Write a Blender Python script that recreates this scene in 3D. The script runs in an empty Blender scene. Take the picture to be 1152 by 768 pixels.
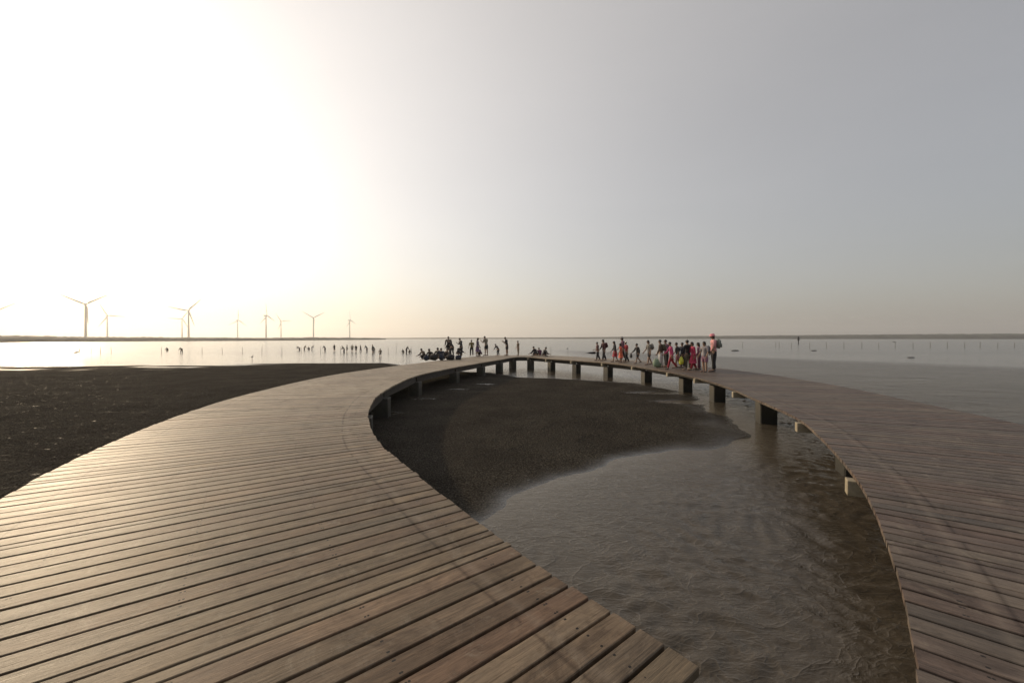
import bpy, bmesh, math, random
import numpy as np
from mathutils import Vector, Matrix
random.seed(7); rng = np.random.RandomState(7)
S = bpy.context.scene
C = S.collection
PI = math.pi
R = math.radians
# ------------------------------------------------------------------ camera
FPX = 450.0; CX = 576.0; HY = 380.0          # focal length and horizon, in photo pixels (1152 wide)
EYE = 2.4; DECK = 0.9; HD = EYE - DECK       # eye above the flat, deck top above the flat
cam = bpy.data.objects.new('camera', bpy.data.cameras.new('camera')); C.objects.link(cam)
cam.data.sensor_width = 36; cam.data.lens = 36 * FPX / 1152
cam.location = (0, 0, EYE); cam.rotation_euler = (R(90) - math.atan((384 - HY) / FPX), 0, 0)
cam.data.clip_start = 0.05; cam.data.clip_end = 20000
S.camera = cam
HAZE = 0.00028                                # density of the air
# ------------------------------------------------------------------ light
SUN_AZ, SUN_EL = R(-50), R(18)
sd = Vector((math.sin(SUN_AZ) * math.cos(SUN_EL), math.cos(SUN_AZ) * math.cos(SUN_EL), math.sin(SUN_EL)))
sun = bpy.data.objects.new('sun', bpy.data.lights.new('sun', 'SUN')); C.objects.link(sun)
sun.data.energy = 3.0; sun.data.angle = R(1.6); sun.data.color = (1.0, 0.78, 0.52)
sun.rotation_euler = sd.to_track_quat('Z', 'Y').to_euler()
W = bpy.data.worlds.new('World'); S.world = W; W.use_nodes = True
nt = W.node_tree; nt.nodes.clear()
def N(t, k, **kw):
    n = t.nodes.new(k)
    for a, b in kw.items(): setattr(n, a, b)
    return n
def math_node(t, op, a, b=None, c=None, clamp=False):
    n = N(t, 'ShaderNodeMath', operation=op, use_clamp=clamp)
    for i, v in enumerate((a, b, c)):
        if v is None: continue
        if isinstance(v, (int, float)): n.inputs[i].default_value = v
        else: t.links.new(v, n.inputs[i])
    return n.outputs[0]
sky = N(nt, 'ShaderNodeTexSky', sky_type='NISHITA'); sky.sun_disc = False
sky.sun_elevation = SUN_EL; sky.sun_rotation = SUN_AZ
sky.air_density = 1.0; sky.dust_density = 1.0; sky.ozone_density = 1.5
bg1 = N(nt, 'ShaderNodeBackground'); nt.links.new(sky.outputs[0], bg1.inputs[0])
# hazy veil round the sun (forward scattering), a function of the angle to the sun only
tc = N(nt, 'ShaderNodeTexCoord')
nz = N(nt, 'ShaderNodeVectorMath', operation='NORMALIZE'); nt.links.new(tc.outputs['Generated'], nz.inputs[0])
dp = N(nt, 'ShaderNodeVectorMath', operation='DOT_PRODUCT'); nt.links.new(nz.outputs[0], dp.inputs[0]); dp.inputs[1].default_value = sd
ang = math_node(nt, 'ARCCOSINE', math_node(nt, 'MINIMUM', dp.outputs['Value'], 0.99999))
sepd = N(nt, 'ShaderNodeSeparateXYZ'); nt.links.new(nz.outputs[0], sepd.inputs[0])
elev = math_node(nt, 'MAXIMUM', sepd.outputs[2], 0.0)
low = math_node(nt, 'EXPONENT', math_node(nt, 'MULTIPLY', elev, -9.0))         # thicker air near the horizon dims the veil
hz_ = math_node(nt, 'SUBTRACT', 1.0, math_node(nt, 'MULTIPLY', low, .0))
nt.links.new(math_node(nt, 'MULTIPLY', math_node(nt, 'SUBTRACT', 1.0, math_node(nt, 'MULTIPLY', low, .90)), .05), bg1.inputs[1])
def lobe(amp, k, col, sock=None):
    e = math_node(nt, 'MULTIPLY', math_node(nt, 'EXPONENT', math_node(nt, 'MULTIPLY', ang, -1 / R(k))), amp)
    if sock is not None: e = math_node(nt, 'MULTIPLY', e, sock)
    b = N(nt, 'ShaderNodeBackground'); b.inputs[0].default_value = (*col, 1); nt.links.new(e, b.inputs[1])
    return b.outputs[0]
def addsh(a, b):
    n = N(nt, 'ShaderNodeAddShader'); nt.links.new(a, n.inputs[0]); nt.links.new(b, n.inputs[1]); return n.outputs[0]
ga = math_node(nt, 'EXPONENT', math_node(nt, 'MULTIPLY', math_node(nt, 'POWER', math_node(nt, 'DIVIDE', ang, R(54)), 2.0), -1.0))
bw = N(nt, 'ShaderNodeBackground'); bw.inputs[0].default_value = (1.0, .87, .71, 1); nt.links.new(math_node(nt, 'MULTIPLY', math_node(nt, 'MULTIPLY', ga, .62), hz_), bw.inputs[1])
sh = addsh(bg1.outputs[0], bw.outputs[0])
sh = addsh(sh, lobe(.34, 11, (1.0, .96, .88), hz_))
wn = N(nt, 'ShaderNodeTexNoise'); wn.inputs['Scale'].default_value = 1.6; wn.inputs['Detail'].default_value = 4; wn.inputs['Distortion'].default_value = .6
wm = N(nt, 'ShaderNodeMapping'); wm.inputs['Scale'].default_value = (1, 1, 3.5); nt.links.new(nz.outputs[0], wm.inputs[0]); nt.links.new(wm.outputs[0], wn.inputs['Vector'])
wisp = math_node(nt, 'ADD', .90, math_node(nt, 'MULTIPLY', wn.outputs['Fac'], .20))      # barely visible unevenness of the haze
bgb = N(nt, 'ShaderNodeBackground'); bgb.inputs[0].default_value = (1.0, .935, .865, 1); nt.links.new(math_node(nt, 'MULTIPLY', math_node(nt, 'MULTIPLY', hz_, wisp), .28), bgb.inputs[1])
sh = addsh(sh, bgb.outputs[0])
wo = N(nt, 'ShaderNodeOutputWorld'); nt.links.new(sh, wo.inputs[0])
S.view_settings.view_transform = 'Standard'; S.view_settings.look = 'None'
S.view_settings.exposure = 0.0; S.view_settings.gamma = 1
S.render.engine = 'CYCLES'
S.cycles.volume_step_rate = 8; S.cycles.volume_max_steps = 64
S.cycles.max_bounces = 8; S.cycles.volume_bounces = 1
# ------------------------------------------------------------------ helpers
def P(px, py, H=EYE):
    """the spot on a level plane H below the eye that the photograph shows at (px, py)"""
    v = py - HY
    return ((px - CX) / v * H, FPX / v * H)
def link(o, parent=None):
    C.objects.link(o)
    if parent is not None: o.parent = parent
    return o
def mesh_obj(name, verts, faces, m=None, parent=None, smooth=False):
    me = bpy.data.meshes.new(name); me.from_pydata(verts, [], faces); me.update()
    if m: me.materials.append(m)
    if smooth: me.polygons.foreach_set('use_smooth', [True] * len(me.polygons))
    return link(bpy.data.objects.new(name, me), parent)
def bm_obj(name, bm, m=None, parent=None, smooth=False):
    me = bpy.data.meshes.new(name); bm.normal_update(); bm.to_mesh(me); bm.free()
    if m: me.materials.append(m)
    if smooth: me.polygons.foreach_set('use_smooth', [True] * len(me.polygons))
    return link(bpy.data.objects.new(name, me), parent)
def tag(o, label=None, cat=None, group=None, kind=None):
    if label: o['label'] = label
    if cat: o['category'] = cat
    if group: o['group'] = group
    if kind: o['kind'] = kind
    return o
def empty(name, loc, rz=0):
    o = bpy.data.objects.new(name, None); C.objects.link(o); o.location = loc; o.rotation_euler = (0, 0, rz); o.empty_display_size = .2
    return o
def tube(bm, pts, rad, n=8, cap=True):
    """loft of rings through pts; rad is one (rx, ry) or float per point"""
    pts = [Vector(p) for p in pts]; rings = []
    for i, p in enumerate(pts):
        d = (pts[min(i + 1, len(pts) - 1)] - pts[max(i - 1, 0)]).normalized()
        up = Vector((0, 0, 1)) if abs(d.z) < .9 else Vector((0, 1, 0))
        a = d.cross(up).normalized(); b = a.cross(d).normalized()
        r = rad[i] if isinstance(rad[i], (tuple, list)) else (rad[i], rad[i])
        rings.append([bm.verts.new(p + a * math.cos(2 * PI * k / n) * r[0] + b * math.sin(2 * PI * k / n) * r[1]) for k in range(n)])
    for q, w in zip(rings, rings[1:]):
        for k in range(n): bm.faces.new((q[k], q[(k + 1) % n], w[(k + 1) % n], w[k]))
    if cap:
        bm.faces.new(rings[0][::-1]); bm.faces.new(rings[-1])
def box(bm, c, s, rz=0, bev=0):
    m = Matrix.Translation(c) @ Matrix.Rotation(rz, 4, 'Z') @ Matrix.Diagonal((s[0], s[1], s[2], 1))
    g = bmesh.ops.create_cube(bm, size=1, matrix=m)
    if bev:
        es = list({e for v in g['verts'] for e in v.link_edges})
        bmesh.ops.bevel(bm, geom=es, offset=bev, segments=1, affect='EDGES')
# value noise
_h = rng.rand(256, 256)
def vnoise(x, y):
    xi = np.floor(x).astype(int); yi = np.floor(y).astype(int); fx = x - xi; fy = y - yi
    fx = fx * fx * (3 - 2 * fx); fy = fy * fy * (3 - 2 * fy)
    g = lambda a, b: _h[a % 256, b % 256]
    return (g(xi, yi) * (1 - fx) + g(xi + 1, yi) * fx) * (1 - fy) + (g(xi, yi + 1) * (1 - fx) + g(xi + 1, yi + 1) * fx) * fy
def fbm(x, y, o=4):
    s = 0; a = .5
    for i in range(o): s = s + a * vnoise(x + 17.3 * i, y - 9.1 * i); x = x * 2.03; y = y * 2.03; a *= .5
    return s
def sstep(a, b, x):
    t = np.clip((x - a) / (b - a), 0, 1); return t * t * (3 - 2 * t)
# ------------------------------------------------------------------ materials
def new_mat(name):
    m = bpy.data.materials.new(name); m.use_nodes = True
    return m, m.node_tree, m.node_tree.nodes['Principled BSDF']
def noise(t, vec, scale, detail=3, rough=.5, dist=0):
    n = N(t, 'ShaderNodeTexNoise'); n.inputs['Scale'].default_value = scale; n.inputs['Detail'].default_value = detail
    n.inputs['Roughness'].default_value = rough; n.inputs['Distortion'].default_value = dist
    if vec is not None: t.links.new(vec, n.inputs['Vector'])
    return n.outputs['Fac']
def ramp(t, fac, stops):
    n = N(t, 'ShaderNodeValToRGB'); cr = n.color_ramp
    while len(cr.elements) < len(stops): cr.elements.new(.5)
    for e, (p, c) in zip(cr.elements, stops): e.position = p; e.color = (*c, 1) if len(c) == 3 else c
    t.links.new(fac, n.inputs[0]); return n.outputs[0]
def mixc(t, fac, a, b, mode='MIX'):
    n = N(t, 'ShaderNodeMix', data_type='RGBA', blend_type=mode)
    for s, v in ((0, fac), (6, a), (7, b)):
        if isinstance(v, (int, float)): n.inputs[s].default_value = v
        elif isinstance(v, tuple): n.inputs[s].default_value = (*v, 1)
        else: t.links.new(v, n.inputs[s])
    return n.outputs[2]
def mapping(t, vec, scale=(1, 1, 1), loc=(0, 0, 0)):
    n = N(t, 'ShaderNodeMapping'); n.inputs['Scale'].default_value = scale; n.inputs['Location'].default_value = loc
    t.links.new(vec, n.inputs[0]); return n.outputs[0]
def bump(t, h, strength, dist, normal=None):
    n = N(t, 'ShaderNodeBump'); n.inputs['Distance'].default_value = dist
    if isinstance(strength, (int, float)): n.inputs['Strength'].default_value = strength
    else: t.links.new(strength, n.inputs['Strength'])
    t.links.new(h, n.inputs['Height'])
    if normal is not None: t.links.new(normal, n.inputs['Normal'])
    return n.outputs[0]
def simple(name, col, rough=.8, var=.25, scale=25, spec=.5):
    m, t, b = new_mat(name)
    co = N(t, 'ShaderNodeTexCoord').outputs['Object']
    f = noise(t, co, scale, 3)
    c = ramp(t, f, [(.3, tuple(v * (1 - var) for v in col)), (.7, tuple(min(1, v * (1 + var)) for v in col))])
    t.links.new(c, b.inputs['Base Color']); b.inputs['Roughness'].default_value = rough
    b.inputs['Specular IOR Level'].default_value = spec
    t.links.new(bump(t, f, .3, .01), b.inputs['Normal'])
    return m
# --- weathered planks: uv is in metres (u from the inner end, v across), 'rnd' is one number per plank, 'len' its length
def wood_mat():
    m, t, b = new_mat('weathered_plank')
    uv = N(t, 'ShaderNodeUVMap', uv_map='UVMap').outputs[0]
    rn = N(t, 'ShaderNodeAttribute', attribute_name='rnd').outputs['Fac']
    ln = N(t, 'ShaderNodeAttribute', attribute_name='len').outputs['Fac']
    sx = N(t, 'ShaderNodeSeparateXYZ'); t.links.new(uv, sx.inputs[0]); U, V = sx.outputs[0], sx.outputs[1]
    cb = N(t, 'ShaderNodeCombineXYZ'); t.links.new(U, cb.inputs[0]); t.links.new(V, cb.inputs[1])
    t.links.new(math_node(t, 'MULTIPLY', rn, 37.0), cb.inputs[2]); vec = cb.outputs[0]
    grain = noise(t, mapping(t, vec, (2.2, 95, 1)), 1, 5, .62, .4)
    fine = noise(t, mapping(t, vec, (14, 420, 1)), 1, 3, .6)
    blot = noise(t, mapping(t, vec, (1.3, 5, 1)), 1, 4, .6)
    rn2 = math_node(t, 'FRACT', math_node(t, 'MULTIPLY', rn, 7.31))
    N2ARM = N(t, 'ShaderNodeAttribute', attribute_name='arm').outputs['Fac']
    base = ramp(t, rn, [(0, (.100, .072, .049)), (.2, (.160, .122, .085)), (.4, (.118, .096, .071)), (.6, (.172, .132, .092)), (.8, (.135, .104, .076)), (.9, (.205, .166, .120)), (1, (.112, .074, .052))])
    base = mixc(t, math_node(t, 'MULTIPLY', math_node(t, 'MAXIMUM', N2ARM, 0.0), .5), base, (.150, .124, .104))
    hue = ramp(t, rn2, [(0, (1.08, .95, .90)), (.5, (1, 1, 1)), (1, (.98, 1.0, .97))])
    c = mixc(t, 1.0, base, hue, 'MULTIPLY')
    c = mixc(t, .75, c, ramp(t, grain, [(.28, (.52, .48, .45)), (.5, (1, 1, 1)), (.72, (1.28, 1.26, 1.22))]), 'MULTIPLY')
    c = mixc(t, .8, c, ramp(t, blot, [(.3, (.70, .68, .66)), (.52, (1, 1, 1)), (.75, (1.25, 1.22, 1.16))]), 'MULTIPLY')
    c = mixc(t, .5, c, ramp(t, fine, [(.35, (.75, .75, .75)), (.65, (1.15, 1.15, 1.15))]), 'MULTIPLY')
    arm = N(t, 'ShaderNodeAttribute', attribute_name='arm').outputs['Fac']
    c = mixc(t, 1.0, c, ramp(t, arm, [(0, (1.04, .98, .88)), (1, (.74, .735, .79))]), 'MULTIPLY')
    # planks turn paler, in patches, along the far stretch of the left arm
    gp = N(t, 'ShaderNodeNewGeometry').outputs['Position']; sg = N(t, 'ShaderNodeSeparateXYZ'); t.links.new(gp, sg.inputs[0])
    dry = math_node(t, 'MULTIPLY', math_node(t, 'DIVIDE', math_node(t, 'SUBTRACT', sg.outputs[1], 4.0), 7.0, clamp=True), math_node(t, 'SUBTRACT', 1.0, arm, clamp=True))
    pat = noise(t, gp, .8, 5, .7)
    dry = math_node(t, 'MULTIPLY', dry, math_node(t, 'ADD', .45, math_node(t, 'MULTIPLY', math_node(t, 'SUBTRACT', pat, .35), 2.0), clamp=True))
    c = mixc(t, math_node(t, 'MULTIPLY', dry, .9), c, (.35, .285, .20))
    stain = ramp(t, noise(t, mapping(t, gp, (1, 1, 1), (7, 3, 0)), 2.3, 6, .75, .6), [(.36, (.62, .58, .55)), (.47, (1, 1, 1)), (.62, (1, 1, 1)), (.74, (1.22, 1.2, 1.15))])
    c = mixc(t, .8, c, stain, 'MULTIPLY')
    # grime blotches and dried silt on the planks
    gc = N(t, 'ShaderNodeNewGeometry').outputs['Position']
    dirt = noise(t, gc, 1.1, 5, .65)
    c = mixc(t, ramp(t, dirt, [(.46, (0, 0, 0)), (.70, (.6, .6, .6))]), c, mixc(t, 1.0, c, (1.4, 1.38, 1.32), 'MULTIPLY'))
    # fixing strips worn across all planks near both edges
    def strip(dist, w, coord, wob=.02):
        wv = math_node(t, 'MULTIPLY', math_node(t, 'SUBTRACT', noise(t, mapping(t, vec, (3, 3, 1)), 2), .5), wob)
        d = math_node(t, 'ABSOLUTE', math_node(t, 'ADD', math_node(t, 'SUBTRACT', coord, dist), wv))
        return math_node(t, 'SUBTRACT', 1.0, math_node(t, 'DIVIDE', d, w), clamp=True)
    wb = math_node(t, 'SUBTRACT', ln, U)
    br = math_node(t, 'MULTIPLY', math_node(t, 'GREATER_THAN', noise(t, mapping(t, vec, (.5, .5, 1)), 3), .42), 1.0)
    dk = math_node(t, 'MAXIMUM', strip(.44, .022, U), strip(.40, .024, wb))
    dk = math_node(t, 'MULTIPLY', dk, br)
    c = mixc(t, math_node(t, 'MULTIPLY', dk, .8), c, mixc(t, 1.0, c, (.42, .38, .36), 'MULTIPLY'))
    lt = strip(.37, .045, U)
    c = mixc(t, math_node(t, 'MULTIPLY', lt, .22), c, (.26, .21, .16))
    # drying checks: short dark splits along the grain, more of them near the ends
    ck = noise(t, mapping(t, vec, (1.6, 150, 1), (5, 2, 0)), 1, 2, .5)
    ckm = noise(t, mapping(t, vec, (1.1, 9, 1), (1, 8, 0)), 1, 3, .6)
    chk = math_node(t, 'MULTIPLY', math_node(t, 'GREATER_THAN', ck, .66), math_node(t, 'GREATER_THAN', ckm, .54))
    c = mixc(t, math_node(t, 'MULTIPLY', chk, .6), c, (.03, .024, .018))
    # pale scuffs left by sandy feet, across the planks
    sc = ramp(t, noise(t, mapping(t, gp, (1, 1, 1), (2, 9, 0)), 3.4, 6, .8, 1.2), [(.55, (0, 0, 0)), (.68, (.5, .5, .5))])
    c = mixc(t, sc, c, (.23, .19, .14))
    # screw heads: pairs along each joist line
    fu = math_node(t, 'ABSOLUTE', math_node(t, 'SUBTRACT', math_node(t, 'FRACT', math_node(t, 'DIVIDE', math_node(t, 'ADD', U, .17), .82)), .5))
    fu = math_node(t, 'MULTIPLY', fu, .82)
    fv = math_node(t, 'ABSOLUTE', math_node(t, 'SUBTRACT', math_node(t, 'ABSOLUTE', V), .043))
    jit = math_node(t, 'MULTIPLY', math_node(t, 'SUBTRACT', rn2, .5), .02)
    rr = math_node(t, 'SQRT', math_node(t, 'ADD', math_node(t, 'POWER', math_node(t, 'ADD', fu, jit), 2), math_node(t, 'POWER', fv, 2)))
    nail = math_node(t, 'LESS_THAN', rr, .0065)
    c = mixc(t, nail, c, (.012, .010, .009))
    mot = noise(t, mapping(t, vec, (5, 22, 1), (3, 3, 0)), 1, 4, .7, .8)
    c = mixc(t, .85, c, ramp(t, mot, [(.32, (.68, .66, .64)), (.5, (1, 1, 1)), (.68, (1.30, 1.28, 1.24))]), 'MULTIPLY')
    hs_ = N(t, 'ShaderNodeHueSaturation'); hs_.inputs['Saturation'].default_value = .92; t.links.new(c, hs_.inputs['Color']); c = hs_.outputs[0]
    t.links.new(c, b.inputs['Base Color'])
    rg = math_node(t, 'ADD', math_node(t, 'MULTIPLY', grain, .22), math_node(t, 'ADD', .34, math_node(t, 'MULTIPLY', blot, .2)))
    t.links.new(rg, b.inputs['Roughness']); b.inputs['Specular IOR Level'].default_value = .22
    h = math_node(t, 'ADD', math_node(t, 'ADD', grain, math_node(t, 'MULTIPLY', fine, .4)), math_node(t, 'MULTIPLY', nail, -1.2))
    t.links.new(bump(t, math_node(t, 'ADD', h, math_node(t, 'MULTIPLY', mot, .9)), .6, .005), b.inputs['Normal'])
    return m
M = {}
M['wood'] = wood_mat()
M['beam'] = simple('tarred_beam', (.055, .045, .036), .7, .35, 12)
M['capbeam'] = simple('bleached_beam', (.27, .23, .16), .75, .2, 18)
# concrete posts, dark and weedy near the mud
m, t, b = new_mat('wet_concrete_post')
g = N(t, 'ShaderNodeNewGeometry').outputs['Position']
sp = N(t, 'ShaderNodeSeparateXYZ'); t.links.new(g, sp.inputs[0])
nn = noise(t, g, 6, 4)
hh = math_node(t, 'ADD', sp.outputs[2], math_node(t, 'MULTIPLY', nn, .3))
c = ramp(t, hh, [(.2, (.020, .019, .014)), (.45, (.040, .037, .026)), (.75, (.075, .068, .055))])
c = mixc(t, .6, c, ramp(t, noise(t, g, 30, 4), [(.3, (.5, .5, .5)), (.7, (1.3, 1.3, 1.3))]), 'MULTIPLY')
t.links.new(c, b.inputs['Base Color']); b.inputs['Roughness'].default_value = .6
t.links.new(bump(t, noise(t, g, 40, 4), .6, .02), b.inputs['Normal'])
M['pile'] = m
# mud: wetter and glossier where it dips towards the water
m, t, b = new_mat('wet_mud')
g = N(t, 'ShaderNodeNewGeometry').outputs['Position']
sp = N(t, 'ShaderNodeSeparateXYZ'); t.links.new(g, sp.inputs[0])
lump = noise(t, g, 38, 5, .7); big = noise(t, g, .7, 4)
vo = N(t, 'ShaderNodeTexVoronoi'); vo.inputs['Scale'].default_value = 17; t.links.new(g, vo.inputs['Vector'])
c = ramp(t, lump, [(.34, (.012, .011, .0095)), (.50, (.042, .038, .032)), (.68, (.105, .095, .082))])
c = mixc(t, .6, c, ramp(t, big, [(.35, (.72, .70, .70)), (.65, (1.22, 1.2, 1.15))]), 'MULTIPLY')
t.links.new(c, b.inputs['Base Color'])
wet = math_node(t, 'DIVIDE', sp.outputs[2], .035, clamp=True)
rg = math_node(t, 'ADD', .16, math_node(t, 'MULTIPLY', wet, .7)); t.links.new(rg, b.inputs['Roughness'])
t.links.new(math_node(t, 'SUBTRACT', .45, math_node(t, 'MULTIPLY', wet, .42)), b.inputs['Specular IOR Level'])
hmix = math_node(t, 'ADD', lump, math_node(t, 'MULTIPLY', vo.outputs['Distance'], -.8))
t.links.new(bump(t, hmix, math_node(t, 'ADD', .12, math_node(t, 'MULTIPLY', wet, .7)), .03), b.inputs['Normal'])
df = N(t, 'ShaderNodeBsdfDiffuse'); t.links.new(c, df.inputs[0]); t.links.new(b.inputs['Normal'].links[0].from_socket, df.inputs['Normal'])
pit = ramp(t, noise(t, mapping(t, g, (2.6, 6.5, 1)), 1.0, 5, .8), [(.58, (0, 0, 0)), (.66, (1, 1, 1))])
t.links.new(math_node(t, 'SUBTRACT', rg, math_node(t, 'MULTIPLY', pit, .45), clamp=True), b.inputs['Roughness'])
drym = math_node(t, 'MULTIPLY', wet, math_node(t, 'SUBTRACT', .95, math_node(t, 'MULTIPLY', pit, .40)))
mx = N(t, 'ShaderNodeMixShader'); drym = math_node(t, 'MULTIPLY', drym, math_node(t, 'SUBTRACT', 1.0, math_node(t, 'MULTIPLY', ramp(t, noise(t, mapping(t, g, (.25, .9, 1)), 1.0, 4, .6), [(.52, (0, 0, 0)), (.66, (1, 1, 1))]), .16)))
t.links.new(drym, mx.inputs[0]); t.links.new(b.outputs[0], mx.inputs[1]); t.links.new(df.outputs[0], mx.inputs[2])
t.links.new(mx.outputs[0], t.nodes['Material Output'].inputs['Surface'])
M['mud'] = m
# water: silty, rippled by the wind in a tract off to the right
m, t, b = new_mat('silty_water')
g = N(t, 'ShaderNodeNewGeometry').outputs['Position']
sp = N(t, 'ShaderNodeSeparateXYZ'); t.links.new(g, sp.inputs[0]); X, Y = sp.outputs[0], sp.outputs[1]
# signed distance from the line (28,51)-(41,32): negative on the near side
q = math_node(t, 'ADD', math_node(t, 'MULTIPLY', X, .825), math_node(t, 'MULTIPLY', Y, .565))
q = math_node(t, 'ADD', q, math_node(t, 'MULTIPLY', noise(t, g, .12, 3), 3.0))
near = math_node(t, 'SUBTRACT', 1.0, math_node(t, 'DIVIDE', math_node(t, 'SUBTRACT', q, 49.0), 7.0), clamp=True)
east = math_node(t, 'DIVIDE', math_node(t, 'SUBTRACT', X, 7.0), 9.0, clamp=True)
rip = math_node(t, 'MULTIPLY', near, east)
n1 = noise(t, mapping(t, g, (1.0, 2.0, 1)), 9, 5, .62, .9)
n2 = noise(t, mapping(t, g, (.55, 1.6, 1)), 1.5, 4, .6, .8)
n4 = noise(t, mapping(t, g, (.12, .55, 1)), 1.0, 4, .6, .4)
n5 = noise(t, mapping(t, g, (.8, 1.25, 1)), 2.1, 2, .5, 1.6)
rd = math_node(t, 'POWER', math_node(t, 'SUBTRACT', 1.0, math_node(t, 'ABSOLUTE', math_node(t, 'SUBTRACT', math_node(t, 'MULTIPLY', n5, 2.0), 1.0)), clamp=True), 22.0)
n6 = noise(t, mapping(t, g, (.7, 1.5, 1)), 4.3, 2, .5, 1.2)
rd2 = math_node(t, 'POWER', math_node(t, 'SUBTRACT', 1.0, math_node(t, 'ABSOLUTE', math_node(t, 'SUBTRACT', math_node(t, 'MULTIPLY', n6, 2.0), 1.0)), clamp=True), 16.0)
rdg = math_node(t, 'MULTIPLY', math_node(t, 'ADD', rd, math_node(t, 'MULTIPLY', rd2, .6)), math_node(t, 'DIVIDE', math_node(t, 'SUBTRACT', 26.0, Y), 12.0, clamp=True))
off = N(t, 'ShaderNodeAttribute', attribute_name='offshore').outputs['Fac']
n3 = noise(t, mapping(t, g, (.5, 1, 1)), .35, 3)
h = math_node(t, 'ADD', math_node(t, 'ADD', n1, math_node(t, 'ADD', n2, math_node(t, 'MULTIPLY', rdg, .36))), math_node(t, 'MULTIPLY', n4, 2.0))
st = math_node(t, 'ADD', .24, math_node(t, 'MULTIPLY', rip, .9))
swell = noise(t, mapping(t, g, (.30, .75, 1), (3, 1, 0)), 1.0, 5, .62, .5)
swell2 = noise(t, mapping(t, g, (.9, 1.7, 1)), 1.0, 3, .6, .6)
bn = bump(t, math_node(t, 'ADD', swell, math_node(t, 'MULTIPLY', swell2, .5)), math_node(t, 'MULTIPLY', rip, .8), .55)
t.links.new(bump(t, h, st, .05, bn), b.inputs['Normal'])
c = ramp(t, n3, [(.35, (.050, .040, .028)), (.65, (.072, .059, .043))])
shore_sheen = math_node(t, 'EXPONENT', math_node(t, 'MULTIPLY', off, -1.1))  # sky sheen on the smooth shallows, painted as paler water towards the shore
c = mixc(t, math_node(t, 'MULTIPLY', shore_sheen, math_node(t, 'MULTIPLY', math_node(t, 'DIVIDE', math_node(t, 'SUBTRACT', 20.0, Y), 8.0, clamp=True), .75)), c, (.135, .118, .092))
c = mixc(t, math_node(t, 'MULTIPLY', rdg, .20), c, (.19, .170, .145))
t.links.new(c, b.inputs['Base Color']); b.inputs['IOR'].default_value = 1.31
far = math_node(t, 'DIVIDE', math_node(t, 'SUBTRACT', Y, 22.0), 40.0, clamp=True)
rg = math_node(t, 'ADD', .07, math_node(t, 'ADD', math_node(t, 'MULTIPLY', far, .10), math_node(t, 'MULTIPLY', rip, .08)))
t.links.new(rg, b.inputs['Roughness'])
M['water'] = m
M['shore'] = simple('far_shore_scrub', (.075, .074, .062), .95, .4, .05)
M['turbine'] = simple('turbine_white', (.30, .31, .32), .5, .04, 1)
M['stake'] = simple('weathered_stake', (.10, .085, .07), .8, .3, 20)
M['stone'] = simple('dark_wet_stone', (.045, .038, .032), .5, .4, 9)
M['black'] = simple('dark_cloth', (.022, .020, .022), .85, .3)
_cols = {}
def cm(name, col, rough=.85):
    if name not in _cols: _cols[name] = simple(name, col, rough, .22, 30)
    return _cols[name]
# ------------------------------------------------------------------ the mud flat and the water
def axis(lo, hi, step, ends, grow=1.25):
    a = list(np.arange(lo, hi, step)); s = step; x = a[0]; L = []
    while x > ends[0]: s *= grow; x -= s; L.append(max(x, ends[0]))
    s = step; x = a[-1]; Rr = []
    while x < ends[1]: s *= grow; x += s; Rr.append(min(x, ends[1]))
    return np.array(L[::-1] + a + Rr)
def grid(name, xs, ys, zf, mat):
    Xg, Yg = np.meshgrid(xs, ys); Z = zf(Xg, Yg)
    nx, ny = len(xs), len(ys)
    me = bpy.data.meshes.new(name); co = np.stack([Xg, Yg, Z], -1).reshape(-1, 3).astype('f')
    i = (np.arange(ny - 1)[:, None] * nx + np.arange(nx - 1)[None]).reshape(-1)
    f = np.stack([i, i + 1, i + nx + 1, i + nx], -1).astype('i')
    me.vertices.add(len(co)); me.vertices.foreach_set('co', co.reshape(-1))
    me.loops.add(f.size); me.loops.foreach_set('vertex_index', f.reshape(-1))
    me.polygons.add(len(f)); me.polygons.foreach_set('loop_start', np.arange(0, f.size, 4, dtype='i'))
    me.polygons.foreach_set('loop_total', np.full(len(f), 4, 'i')); me.polygons.foreach_set('use_smooth', np.ones(len(f), bool))
    me.update(calc_edges=True); me.materials.append(mat)
    return link(bpy.data.objects.new(name, me))
SHORE = np.array([(-40, -60), (-14, -9), (-6, -1.5), (-3, 2.2), (-1.2, 4.5), (-.32, 5.54), (.33, 6.28), (1.2, 7.05), (2.13, 7.7), (3.45, 8.44), (5.08, 9.0),
    (5.7, 9.6), (6.1, 11.0), (6.8, 13.6), (7.4, 15.9), (7.5, 18.6), (6.4, 21.4), (4.0, 23.2), (.76, 24.3), (-.66, 26.5), (-4, 30), (-8, 34.5),
    (-12.5, 38.6), (-20, 38), (-30, 36.5), (-41, 35), (-60, 33), (-150, 27), (-400, 10), (-400, -60)], float)
def shore_dist(x, y):
    d = np.full(x.shape, 1e9); ins = np.zeros(x.shape, bool)
    for a, b_ in zip(SHORE, np.roll(SHORE, -1, 0)):
        e = b_ - a; tt = np.clip(((x - a[0]) * e[0] + (y - a[1]) * e[1]) / (e @ e), 0, 1)
        d = np.minimum(d, np.hypot(x - a[0] - tt * e[0], y - a[1] - tt * e[1]))
        if a[1] != b_[1]:
            c = ((a[1] > y) != (b_[1] > y)) & (x < (b_[0] - a[0]) * (y - a[1]) / (b_[1] - a[1]) + a[0]); ins ^= c
    return np.where(ins, d, -d)
PUD = [(-3.95, 12.7, .5, .28), (-3.4, 15.6, .55, .3), (-2.5, 18.5, .5, .3), (-1.4, 20.6, .5, .3), (6.25, 15.0, 1.0, .35), (6.0, 17.4, 1.0, .35)]
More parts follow.
